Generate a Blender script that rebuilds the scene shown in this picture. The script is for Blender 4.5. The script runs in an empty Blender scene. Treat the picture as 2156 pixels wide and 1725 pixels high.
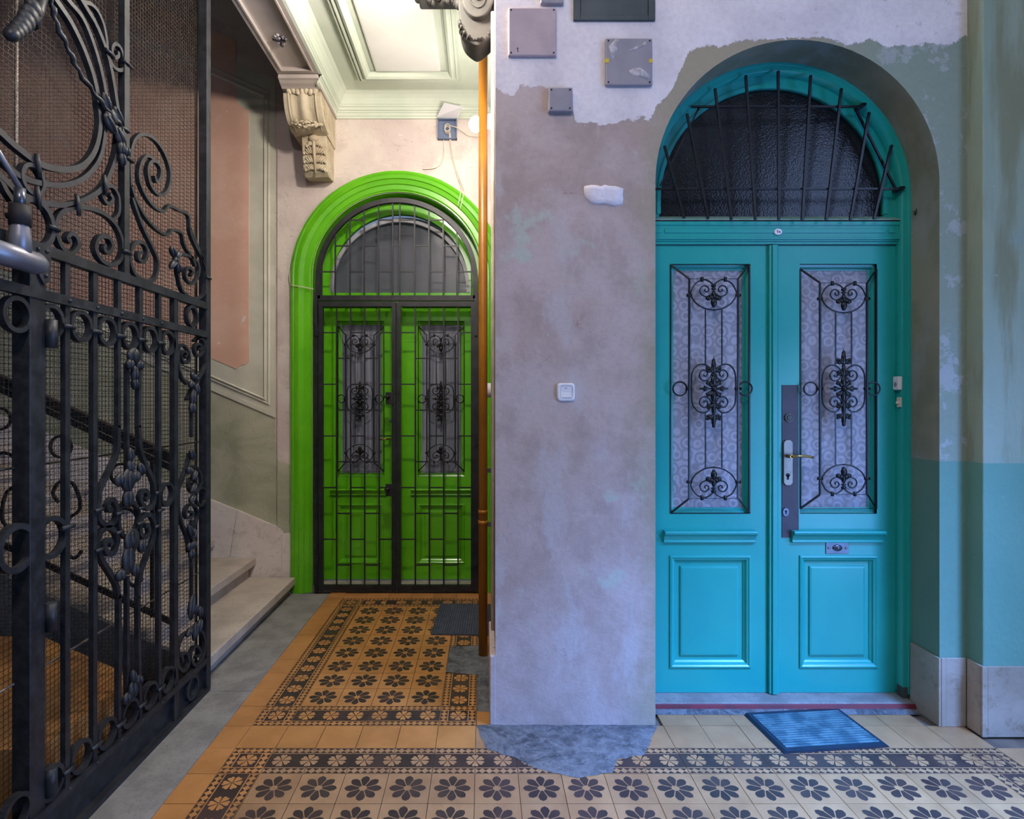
import bpy, math, random
from mathutils import Vector, Matrix, noise as mnoise
random.seed(7)
SC = bpy.context.scene
COL = SC.collection
PI = math.pi
# ------------------------------------------------------------------ camera, light, exposure
H, F, VX, VY = 1.472, 1220.0, 1017.0, 846.0           # eye height (m), focal length (px), vanishing point
cam = bpy.data.cameras.new('camera'); camo = bpy.data.objects.new('camera', cam); COL.objects.link(camo)
camo.location = (0, 0, H); camo.rotation_euler = (PI/2, 0, 0)
cam.sensor_width = 36.0; cam.lens = F/2156*36.0
cam.shift_x = (1078-VX)/2156; cam.shift_y = -(862.5-VY)/2156
cam.clip_start = 0.05
SC.camera = camo
SC.view_settings.view_transform = 'Standard'; SC.view_settings.look = 'None'
SC.view_settings.exposure = 0.0; SC.view_settings.gamma = 1.0
SC.view_settings.use_curve_mapping = False
W = bpy.data.worlds.new('sky'); SC.world = W; W.use_nodes = True
W.node_tree.nodes['Background'].inputs[0].default_value = (0.45, 0.65, 1.0, 1)
W.node_tree.nodes['Background'].inputs[1].default_value = 0.6
def area(name, loc, target, sx, sy, power, color):
    L = bpy.data.lights.new(name, 'AREA'); L.shape = 'RECTANGLE'; L.size = sx; L.size_y = sy
    L.energy = power; L.color = color
    o = bpy.data.objects.new(name, L); COL.objects.link(o); o.location = loc
    o.rotation_euler = (Vector(target)-Vector(loc)).to_track_quat('-Z', 'Y').to_euler()
    return o
# daylight of the arched street portal in the side wall; the hall's lantern and the passage bulb are built below
area('portal_daylight', (2.93, 0.5, 0.95), (0.0, 0.5, 0.80), 1.75, 1.7, 88, (0.24, 0.45, 1.0))
area('portal_fanlight_daylight', (2.93, 0.5, 3.2), (0.0, 0.5, 2.2), 1.75, 1.1, 20, (0.36, 0.52, 1.0))
sky = area('portal_sky_light', (2.90, 0.7, 3.1), (1.50, 1.75, 0.0), 1.3, 0.9, 76, (0.16, 0.38, 1.0))   # sky seen steeply through the portal arch
sky.data.spread = math.radians(54)
LANTERN_STRENGTH = 185.0
PASSAGE_FILL_STRENGTH = 450.0
BULB_STRENGTH = 190.0

# ------------------------------------------------------------------ small helpers
def lin(c): return tuple(((v/255)/12.92 if v/255 <= 0.04045 else ((v/255+0.055)/1.055)**2.4) for v in c)+(1.0,)
def at(px, py, Y):                                     # (x, z) on the plane at depth Y
    return ((px-VX)*Y/F, H-(py-VY)*Y/F)
def fl(px, py):                                        # (x, y) on the floor
    Y = F*H/(py-VY); return ((px-VX)*Y/F, Y)

class MB:
    def __init__(s): s.v = []; s.f = []; s.m = []; s.sm = []
    def face(s, idx, m=0, sm=False): s.f.append(tuple(idx)); s.m.append(m); s.sm.append(sm)
    def add(s, vs): b = len(s.v); s.v += [tuple(p) for p in vs]; return b
    def box(s, x0, x1, y0, y1, z0, z1, m=0):
        b = s.add([(x0,y0,z0),(x1,y0,z0),(x1,y1,z0),(x0,y1,z0),(x0,y0,z1),(x1,y0,z1),(x1,y1,z1),(x0,y1,z1)])
        for q in ((0,3,2,1),(4,5,6,7),(0,1,5,4),(1,2,6,5),(2,3,7,6),(3,0,4,7)): s.face([b+i for i in q], m)
        return s
    def quad(s, *p, m=0):
        b = s.add(p); s.face(range(b, b+len(p)), m); return s
    def tube(s, pts, r, n=6, m=0, cap=True, closed=False, sm=True):
        pts = [Vector(p) for p in pts]; N = len(pts); rr = r if isinstance(r, (list, tuple)) else [r]*N
        up = None; rings = []
        for i, p in enumerate(pts):
            if closed: t = pts[(i+1) % N]-pts[i-1]
            else: t = pts[min(i+1, N-1)]-pts[max(i-1, 0)]
            t.normalize()
            if up is None: up = t.orthogonal().normalized()
            up = (up-t*up.dot(t)); up = up.normalized() if up.length > 1e-6 else t.orthogonal().normalized()
            w = t.cross(up)
            rings.append(s.add([p+(up*math.cos(2*PI*k/n)+w*math.sin(2*PI*k/n))*rr[i] for k in range(n)]))
        for i in range(N if closed else N-1):
            a, b = rings[i], rings[(i+1) % N]
            for k in range(n): s.face((a+k, a+(k+1) % n, b+(k+1) % n, b+k), m, sm)
        if cap and not closed:
            s.face([rings[0]+k for k in range(n)][::-1], m); s.face([rings[-1]+k for k in range(n)], m)
        return s
    def flat(s, pts, w, d, f, m=0, closed=False):      # flat bar bent in a plane: w in the plane, d across it
        N = len(pts); ww = w if isinstance(w, (list, tuple)) else [w]*N; rings = []
        for i, (u, v) in enumerate(pts):
            a = pts[(i+1) % N] if closed else pts[min(i+1, N-1)]; b = pts[i-1] if (closed or i) else pts[0]
            tx, ty = a[0]-b[0], a[1]-b[1]; L = math.hypot(tx, ty) or 1; nx, ny = -ty/L*ww[i]/2, tx/L*ww[i]/2
            rings.append(s.add([f(u-nx, v-ny, -d/2), f(u+nx, v+ny, -d/2), f(u+nx, v+ny, d/2), f(u-nx, v-ny, d/2)]))
        for i in range(N if closed else N-1):
            a, b = rings[i], rings[(i+1) % N]
            for k in range(4): s.face((a+k, a+(k+1) % 4, b+(k+1) % 4, b+k), m)
        if not closed:
            s.face([rings[0]+k for k in (3,2,1,0)], m); s.face([rings[-1]+k for k in range(4)], m)
        return s
    def blob(s, c, r, rot=None, nu=10, nv=7, m=0, pw=1.0):
        c = Vector(c); R = rot or Matrix.Identity(3); rows = []
        for j in range(1, nv):
            th = PI*j/nv
            rows.append(s.add([c+R@Vector((r[0]*math.sin(th)**pw*math.cos(2*PI*k/nu), r[1]*math.sin(th)**pw*math.sin(2*PI*k/nu), r[2]*math.cos(th))) for k in range(nu)]))
        t = s.add([c+R@Vector((0,0,r[2])), c+R@Vector((0,0,-r[2]))])
        for k in range(nu):
            s.face((t, rows[0]+k, rows[0]+(k+1) % nu), m, True); s.face((t+1, rows[-1]+(k+1) % nu, rows[-1]+k), m, True)
            for j in range(len(rows)-1): s.face((rows[j]+k, rows[j+1]+k, rows[j+1]+(k+1) % nu, rows[j]+(k+1) % nu), m, True)
        return s
    def prism(s, poly, f0, f1, m=0):                   # polygon swept from mapping f0 to mapping f1
        n = len(poly); a = s.add([f0(*p) for p in poly]); b = s.add([f1(*p) for p in poly])
        s.face([a+i for i in range(n)][::-1], m); s.face([b+i for i in range(n)], m)
        for i in range(n): s.face((a+i, a+(i+1) % n, b+(i+1) % n, b+i), m)
        return s
    def loft_rect(s, x0, x1, z0, z1, prof, cap=True, m=0):   # mitred moulding: prof = [(inset, y)]
        rings = [s.add([(x0+i,y,z0+i),(x1-i,y,z0+i),(x1-i,y,z1-i),(x0+i,y,z1-i)]) for i, y in prof]
        for a, b in zip(rings, rings[1:]):
            for k in range(4): s.face((a+k, a+(k+1) % 4, b+(k+1) % 4, b+k), m)
        if cap: s.face([rings[-1]+k for k in range(4)], m)
        return s
    def build(s, name, mat, parent=None, bevel=0):
        me = bpy.data.meshes.new(name); me.from_pydata(s.v, [], s.f)
        for mm in (mat if isinstance(mat, (list, tuple)) else [mat]): me.materials.append(mm)
        me.polygons.foreach_set('material_index', s.m); me.polygons.foreach_set('use_smooth', s.sm)
        me.update()
        o = bpy.data.objects.new(name, me); COL.objects.link(o)
        if parent: o.parent = parent
        if bevel:
            b = o.modifiers.new('bevel', 'BEVEL'); b.width = bevel; b.segments = 2; b.limit_method = 'ANGLE'
        return o
def tag(o, label=None, cat=None, group=None, kind=None):
    if label: o['label'] = label
    if cat: o['category'] = cat
    if group: o['group'] = group
    if kind: o['kind'] = kind
    return o
def thing(name, label, cat, group=None, kind=None, loc=(0,0,0)):
    o = bpy.data.objects.new(name, None); COL.objects.link(o); o.location = loc; o.empty_display_size = 0.1
    return tag(o, label, cat, group, kind)
def child(o, parent):                                  # parent keeping world coordinates
    o.parent = parent; o.matrix_parent_inverse = Matrix.Translation(parent.location).inverted(); return o
def B(x0, x1, y0, y1, z0, z1, name, mat, parent=None, bevel=0): return MB().box(x0,x1,y0,y1,z0,z1).build(name, mat, parent, bevel)
def cr(pts, n=6, closed=False):                        # Catmull-Rom
    P = [Vector(p) for p in pts]; N = len(P); out = []
    for i in range(N if closed else N-1):
        p0 = P[i-1] if (closed or i) else P[0]*2-P[1]; p1 = P[i]; p2 = P[(i+1) % N]
        p3 = P[(i+2) % N] if (closed or i+2 < N) else P[-1]*2-P[-2]
        for k in range(n):
            t = k/n; out.append(0.5*((2*p1)+(p2-p0)*t+(2*p0-5*p1+4*p2-p3)*t*t+(3*p1-p0-3*p2+p3)*t**3))
    if not closed: out.append(P[-1])
    return [tuple(p) for p in out]
def circ(cx, cy, r, n=28): return [(cx+r*math.cos(2*PI*k/n), cy+r*math.sin(2*PI*k/n)) for k in range(n)]

# ------------------------------------------------------------------ materials
class NT:
    def __init__(s, name):
        s.mat = bpy.data.materials.new(name); s.mat.use_nodes = True; s.t = s.mat.node_tree
        s.b = s.t.nodes['Principled BSDF']; s.geo = s.t.nodes.new('ShaderNodeNewGeometry')
        sp = s.t.nodes.new('ShaderNodeSeparateXYZ'); s.t.links.new(s.geo.outputs['Position'], sp.inputs[0])
        s.P = s.geo.outputs['Position']; s.X, s.Y, s.Z = sp.outputs
    def set(s, sock, v):
        if hasattr(v, 'is_linked') or isinstance(v, bpy.types.NodeSocket): s.t.links.new(v, sock)
        else: sock.default_value = v
    def noise(s, scale, detail=4, rough=0.55, vec=None, dist=0.0):
        n = s.t.nodes.new('ShaderNodeTexNoise'); s.t.links.new(vec or s.P, n.inputs['Vector'])
        n.inputs['Scale'].default_value = scale; n.inputs['Detail'].default_value = detail
        n.inputs['Roughness'].default_value = rough; n.inputs['Distortion'].default_value = dist
        return n.outputs['Fac']
    def scaled(s, v): 
        m = s.t.nodes.new('ShaderNodeVectorMath'); m.operation = 'MULTIPLY'; s.t.links.new(s.P, m.inputs[0]); m.inputs[1].default_value = v; return m.outputs[0]
    def math(s, op, a, b=0.0, c=None):
        m = s.t.nodes.new('ShaderNodeMath'); m.operation = op; s.set(m.inputs[0], a); s.set(m.inputs[1], b)
        if c is not None: s.set(m.inputs[2], c)
        return m.outputs[0]
    def step(s, v, lo, hi):
        m = s.t.nodes.new('ShaderNodeMapRange'); m.interpolation_type = 'SMOOTHSTEP'; s.set(m.inputs['Value'], v)
        m.inputs['From Min'].default_value = lo; m.inputs['From Max'].default_value = hi; return m.outputs['Result']
    def mix(s, f, a, b, mode='MIX'):
        m = s.t.nodes.new('ShaderNodeMix'); m.data_type = 'RGBA'; m.blend_type = mode
        s.set(m.inputs[0], f); s.set(m.inputs[6], a); s.set(m.inputs[7], b); return m.outputs[2]
    def curve(s, v, pts):                              # pts in 0..1
        n = s.t.nodes.new('ShaderNodeFloatCurve'); s.set(n.inputs['Value'], v); c = n.mapping.curves[0]
        while len(c.points) < len(pts): c.points.new(0.5, 0.5)
        for p, q in zip(c.points, pts): p.location = q; p.handle_type = 'VECTOR'
        n.mapping.update(); return n.outputs[0]
    def bump(s, h, strength=0.3, dist=0.005, normal=None):
        n = s.t.nodes.new('ShaderNodeBump'); n.inputs['Strength'].default_value = strength; n.inputs['Distance'].default_value = dist
        s.t.links.new(h, n.inputs['Height'])
        if normal: s.t.links.new(normal, n.inputs['Normal'])
        return n.outputs[0]
    def done(s, color, rough=0.6, metal=0.0, normal=None, spec=None):
        s.set(s.b.inputs['Base Color'], color); s.set(s.b.inputs['Roughness'], rough); s.b.inputs['Metallic'].default_value = metal
        if normal is not None: s.t.links.new(normal, s.b.inputs['Normal'])
        if spec is not None: s.b.inputs['Specular IOR Level'].default_value = spec
        return s.mat
def paint(name, c1, c2, scale=3.0, rough=0.5, bump=0.1, bscale=60, metal=0.0, bd=0.002, spec=None):
    n = NT(name); f = n.step(n.noise(scale, 6), 0.38, 0.64)
    return n.done(n.mix(f, lin(c1), lin(c2)), rough, metal, n.bump(n.noise(bscale, 5), bump, bd) if bump else None, spec)
def speckle(n, col, c2, scale, lo, hi, amt=1.0):
    return n.mix(n.math('MULTIPLY', n.step(n.noise(scale, 8, 0.65), lo, hi), amt), col, lin(c2))

def wall_material():                                   # patched plaster of the pillar and the arched wall
    n = NT('patched_plaster')
    big = n.noise(1.7, 6, 0.6, dist=0.6); mid = n.noise(5.0, 8, 0.65); fine = n.noise(38, 6, 0.7)
    col = n.mix(n.step(big, 0.36, 0.64), lin((172,152,146)), lin((188,172,170)))
    col = n.mix(n.math('MULTIPLY', n.step(mid, 0.44, 0.70), 0.5), col, lin((152,134,126)))
    col = n.mix(n.math('MULTIPLY', n.step(n.noise(2.6, 7, 0.6, n.scaled((1.6,1,0.6))), 0.55, 0.63), 0.7), col, lin((186,178,180)))
    col = n.mix(n.math('MULTIPLY', n.step(n.noise(3.7, 7, 0.6), 0.60, 0.66), 0.8), col, lin((178,186,176)))
    # towards the arch the plaster turns olive, then grey green
    xo = n.math('ADD', n.X, n.math('MULTIPLY', n.math('SUBTRACT', mid, 0.5), 0.35))
    col = n.mix(n.step(xo, 0.62, 0.86), col, lin((158,148,128)))
    col = n.mix(n.step(xo, 1.45, 1.85), col, lin((136,150,136)))
    pale = n.math('MULTIPLY', n.step(n.noise(6.0, 8, 0.7), 0.56, 0.60), n.step(n.X, 1.6, 1.9))
    col = n.mix(n.math('MULTIPLY', pale, 0.5), col, lin((182,182,192)))
    # lower wall painted teal green beside the door
    dado = n.math('MULTIPLY', n.step(n.X, 1.95, 1.97), n.step(n.math('SUBTRACT', 1.203, n.Z), 0, 0.004))
    col = n.mix(dado, col, n.mix(n.noise(4), lin((92,140,128)), lin((108,152,140))))
    # whitewash over the upper wall, ragged lower edge: height of that edge as a function of x
    edge = [(1040,185),(1080,205),(1095,180),(1150,185),(1203,186),(1209,258),(1290,262),(1330,250),(1370,250),(1385,222),(1415,190),(1432,150),(1450,112),(1480,98),(1530,96),(1560,86),(1640,82),(1740,78),(1790,96),(1830,82),(1870,100),(1960,92),(2000,90),(2060,70)]
    pts = []
    for px, py in edge:
        x, z = at(px, py, 2.633); pts.append((x/2.5, (z-2.5)/1.2))
    pts = [(0.0, pts[0][1])]+pts+[(1.0, pts[-1][1])]
    e = n.curve(n.math('DIVIDE', n.X, 2.5), pts)
    zz = n.math('DIVIDE', n.math('SUBTRACT', n.Z, 2.5), 1.2)
    rag = n.math('MULTIPLY', n.math('SUBTRACT', n.noise(24, 9, 0.78), 0.5), 0.085)
    white = n.step(n.math('ADD', n.math('SUBTRACT', zz, e), rag), -0.002, 0.002)
    white = n.math('MULTIPLY', white, n.step(n.math('ADD', n.X, 0.0), 0.05, 0.06))
    wcol = n.mix(n.step(n.noise(3.5, 7), 0.4, 0.65), lin((230,222,226)), lin((214,206,212)))
    wcol = n.mix(n.math('MULTIPLY', n.step(n.noise(9, 9, 0.7), 0.62, 0.66), 0.5), wcol, lin((172,166,170)))
    col = n.mix(white, col, wcol)
    # small flakes, brown cracks
    col = n.mix(n.step(n.noise(17, 9, 0.75), 0.705, 0.72), col, lin((206,198,204)))
    crk = n.math('ABSOLUTE', n.math('SUBTRACT', n.noise(2.2, 5, 0.6, n.scaled((0.7,1,2.6)), 0.3), 0.5))
    crm = n.math('MULTIPLY', n.step(n.math('SUBTRACT', 0.004, crk), 0, 0.003), n.step(n.noise(1.9, 2), 0.6, 0.66))
    col = n.mix(n.math('MULTIPLY', crm, 0.55), col, lin((120,84,66)))
    col = n.mix(n.math('MULTIPLY', n.step(fine, 0.35, 0.75), 0.16), col, lin((120,112,110)))
    h = n.math('ADD', n.math('MULTIPLY', mid, 1.0), n.math('ADD', n.math('MULTIPLY', fine, 0.35), n.math('MULTIPLY', white, 0.5)))
    return n.done(col, 0.85, 0, n.bump(h, 0.5, 0.012))
def right_wall_material():
    n = NT('flaking_green_wall'); mid = n.noise(4.5, 8, 0.65)
    col = n.mix(n.step(n.noise(1.3, 5, 0.6, n.scaled((1,1,0.5))), 0.35, 0.65), lin((128,152,138)), lin((150,162,146)))
    col = n.mix(n.math('MULTIPLY', n.step(n.noise(2.5, 6, 0.6, n.scaled((3,3,0.35))), 0.46, 0.62), 0.8), col, lin((122,124,96)))
    col = n.mix(n.math('MULTIPLY', n.step(mid, 0.55, 0.7), 0.5), col, lin((134,158,156)))
    dado = n.step(n.math('SUBTRACT', 1.203, n.Z), 0, 0.004)
    col = n.mix(dado, col, n.mix(n.noise(3), lin((88,138,126)), lin((110,152,140))))
    col = n.mix(n.step(n.noise(11, 9, 0.72), 0.665, 0.68), col, lin((196,190,190)))
    col = n.mix(n.step(n.noise(7, 9, 0.7, n.scaled((1.2,1,1.9))), 0.70, 0.71), col, lin((150,112,88)))
    return n.done(col, 0.75, 0, n.bump(n.math('ADD', mid, n.noise(50, 5)), 0.4, 0.006))
def stair_wall_material():                             # salmon, sage and bare mauve plaster of the stair wall
    n = NT('stair_wall_plaster'); mid = n.noise(4, 8, 0.65)
    col = n.mix(n.step(n.noise(2.2, 6), 0.38, 0.64), lin((196,180,174)), lin((212,200,190)))
    col = n.mix(n.math('MULTIPLY', n.step(mid, 0.5, 0.66), 0.6), col, lin((180,164,160)))
    # dado: sage below a line that climbs with the stairs to the left
    line = n.math('ADD', 1.385, n.math('MULTIPLY', n.math('SUBTRACT', -1.60, n.X), 0.43))
    right = n.math('MULTIPLY', n.step(n.X, -1.62, -1.60), 0.36)
    rag = n.math('MULTIPLY', n.math('SUBTRACT', n.noise(14, 7, 0.7), 0.5), 0.12)
    sage = n.step(n.math('ADD', n.math('SUBTRACT', n.math('SUBTRACT', line, right), n.Z), rag), -0.005, 0.006)
    sage = n.math('MULTIPLY', sage, n.step(n.math('SUBTRACT', -1.30, n.X), 0, 0.01))
    scol = n.mix(n.step(n.noise(2.4, 6, 0.6, None, 0.8), 0.4, 0.62), lin((154,156,132)), lin((176,174,152)))
    col = n.mix(sage, col, scol)
    col = speckle(n, col, (214,206,196), 20, 0.69, 0.71)
    crk = n.math('ABSOLUTE', n.math('SUBTRACT', n.noise(2.5, 4, 0.6, None, 0.5), 0.5))
    col = n.mix(n.math('MULTIPLY', n.step(n.math('SUBTRACT', 0.003, crk), 0, 0.003), 0.35), col, lin((120,100,90)))
    return n.done(col, 0.85, 0, n.bump(n.math('ADD', mid, n.noise(45, 5)), 0.35, 0.006))
def pink_material():
    n = NT('salmon_panel_paint')
    col = n.mix(n.step(n.noise(3, 7), 0.38, 0.64), lin((212,168,148)), lin((222,184,164)))
    col = n.mix(n.step(n.noise(9, 9, 0.72, n.scaled((1.4,1,0.8))), 0.655, 0.67), col, lin((226,214,206)))
    crk = n.math('ABSOLUTE', n.math('SUBTRACT', n.noise(3.2, 3, 0.5, None, 0.7), 0.5))
    col = n.mix(n.math('MULTIPLY', n.step(n.math('SUBTRACT', 0.003, crk), 0, 0.003), 0.6), col, lin((222,196,180)))
    return n.done(col, 0.75, 0, n.bump(n.noise(30, 6), 0.25, 0.004))
def intrados_material():
    n = NT('jamb_plaster')
    col = n.mix(n.step(n.noise(2.4, 6, 0.6), 0.38, 0.64), lin((116,120,102)), lin((140,140,122)))
    col = n.mix(n.math('MULTIPLY', n.step(n.noise(4.0, 6, 0.6, n.scaled((1,1,0.4))), 0.5, 0.62), 0.6), col, lin((138,146,144)))
    dado = n.math('MULTIPLY', n.step(n.X, 1.95, 1.97), n.step(n.math('SUBTRACT', 1.203, n.Z), 0, 0.004))
    col = n.mix(dado, col, n.mix(n.noise(4), lin((84,122,108)), lin((98,134,120))))
    col = n.mix(n.step(n.noise(15, 9, 0.74), 0.70, 0.715), col, lin((190,186,186)))
    return n.done(col, 0.85, 0, n.bump(n.noise(30, 6), 0.3, 0.004))
def marble_material(name='veined_marble', c1=(146,134,122), c2=(168,156,146), stain=0.75):
    n = NT(name)
    col = n.mix(n.step(n.noise(3, 7), 0.35, 0.65), lin(c1), lin(c2))
    v = n.math('ABSOLUTE', n.math('SUBTRACT', n.noise(5.0, 6, 0.6, n.scaled((1.0,1,1.6)), 1.2), 0.5))
    col = n.mix(n.math('MULTIPLY', n.step(n.math('SUBTRACT', 0.012, v), 0, 0.012), 0.4), col, lin((138,120,108)))
    col = n.mix(n.math('MULTIPLY', n.step(n.noise(9, 9, 0.72), 0.52, 0.68), stain), col, lin((120,104,86)))
    return n.done(col, 0.45, 0, n.bump(n.noise(25, 5), 0.15, 0.003))
def stone_material(name, c1, c2, dark):
    n = NT(name)
    col = n.mix(n.step(n.noise(6, 7, 0.65), 0.36, 0.66), lin(c1), lin(c2))
    col = n.mix(n.math('MULTIPLY', n.step(n.noise(70, 5, 0.7), 0.5, 0.72), 0.5), col, lin(dark))
    col = n.mix(n.math('MULTIPLY', n.step(n.noise(2.0, 5), 0.52, 0.7), 0.35), col, lin(dark))
    return n.done(col, 0.7, 0, n.bump(n.noise(55, 6, 0.7), 0.45, 0.004))
def concrete_material():
    n = NT('rough_concrete'); a = n.noise(9, 9, 0.75, dist=0.8)
    col = n.mix(n.step(a, 0.34, 0.66), lin((56,60,66)), lin((112,114,118)))
    col = n.mix(n.math('MULTIPLY', n.step(n.noise(34, 8, 0.75), 0.5, 0.62), 0.6), col, lin((124,126,130)))
    return n.done(col, 0.8, 0, n.bump(n.math('ADD', a, n.noise(60, 6)), 0.8, 0.008))
def tile_material(name, c1, c2, dirt):
    n = NT(name); oi = n.t.nodes.new('ShaderNodeObjectInfo')
    col = n.mix(n.step(n.noise(7, 6), 0.36, 0.64), lin(c1), lin(c2))
    hs = n.t.nodes.new('ShaderNodeHueSaturation'); n.t.links.new(col, hs.inputs['Color'])
    n.set(hs.inputs['Value'], n.math('MULTIPLY_ADD', oi.outputs['Random'], 0.16, 0.92))
    col = n.mix(n.math('MULTIPLY', n.step(n.noise(3.1, 8, 0.65), 0.5, 0.75), 0.4), hs.outputs[0], lin(dirt))
    col = n.mix(n.step(n.noise(60, 5, 0.7), 0.74, 0.77), col, lin(dirt))
    return n.done(col, n.math('MULTIPLY_ADD', n.noise(9, 5), 0.25, 0.27), 0, n.bump(n.noise(30, 5), 0.06, 0.002))
def iron_material(name='wrought_iron', c1=(34,36,40), c2=(52,54,58), rough=0.42):
    n = NT(name); f = n.noise(24, 7, 0.65)
    col = n.mix(n.step(f, 0.38, 0.66), lin(c1), lin(c2))
    col = n.mix(n.math('MULTIPLY', n.step(n.noise(60, 8, 0.7), 0.6, 0.72), 0.5), col, lin((70,58,48)))
    return n.done(col, n.math('MULTIPLY_ADD', f, 0.3, rough-0.1), 0.25, n.bump(n.noise(90, 5, 0.7), 0.35, 0.002))
def glass_material(name, tint, body, opac, rough, bscale, bstr):
    m = bpy.data.materials.new(name); m.use_nodes = True; t = m.node_tree
    b = t.nodes['Principled BSDF']; out = t.nodes['Material Output']
    b.inputs['Base Color'].default_value = lin(body); b.inputs['Roughness'].default_value = rough
    geo = t.nodes.new('ShaderNodeNewGeometry'); nz = t.nodes.new('ShaderNodeTexNoise'); nz.inputs['Scale'].default_value = bscale; nz.inputs['Detail'].default_value = 3
    t.links.new(geo.outputs['Position'], nz.inputs['Vector'])
    bp = t.nodes.new('ShaderNodeBump'); bp.inputs['Strength'].default_value = bstr; bp.inputs['Distance'].default_value = 0.003
    t.links.new(nz.outputs['Fac'], bp.inputs['Height']); t.links.new(bp.outputs[0], b.inputs['Normal'])
    tr = t.nodes.new('ShaderNodeBsdfTransparent'); tr.inputs[0].default_value = lin(tint)
    mx = t.nodes.new('ShaderNodeMixShader'); mx.inputs[0].default_value = opac
    t.links.new(tr.outputs[0], mx.inputs[1]); t.links.new(b.outputs[0], mx.inputs[2]); t.links.new(mx.outputs[0], out.inputs['Surface'])
    return m
def lace_material():
    n = NT('lace_curtain'); w = n.t.nodes.new('ShaderNodeTexVoronoi'); w.inputs['Scale'].default_value = 17; w.inputs['Randomness'].default_value = 0.55
    n.t.links.new(n.scaled((1.0,0.0,1.0)), w.inputs['Vector'])
    ring = n.math('SINE', n.math('MULTIPLY', n.math('ADD', w.outputs['Distance'], n.math('MULTIPLY', n.noise(30, 4), 0.25)), 17.0))
    weave = n.noise(190, 4, 0.7)
    col = n.mix(n.step(n.math('ADD', ring, n.math('MULTIPLY', weave, 2.2)), 0.2, 2.2), lin((150,150,160)), lin((226,222,230)))
    return n.done(col, 0.9)
def curtain_material():
    n = NT('grey_net_curtain'); f = n.noise(24, 3, 0.5, n.scaled((1.0,0.2,0.04)))
    return n.done(n.mix(n.step(f, 0.4, 0.6), lin((176,178,186)), lin((232,232,238))), 0.9)
def emit(name, c, s):
    m = bpy.data.materials.new(name); m.use_nodes = True; b = m.node_tree.nodes['Principled BSDF']
    b.inputs['Base Color'].default_value = (1,1,1,1); b.inputs['Emission Color'].default_value = c; b.inputs['Emission Strength'].default_value = s
    return m
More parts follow.
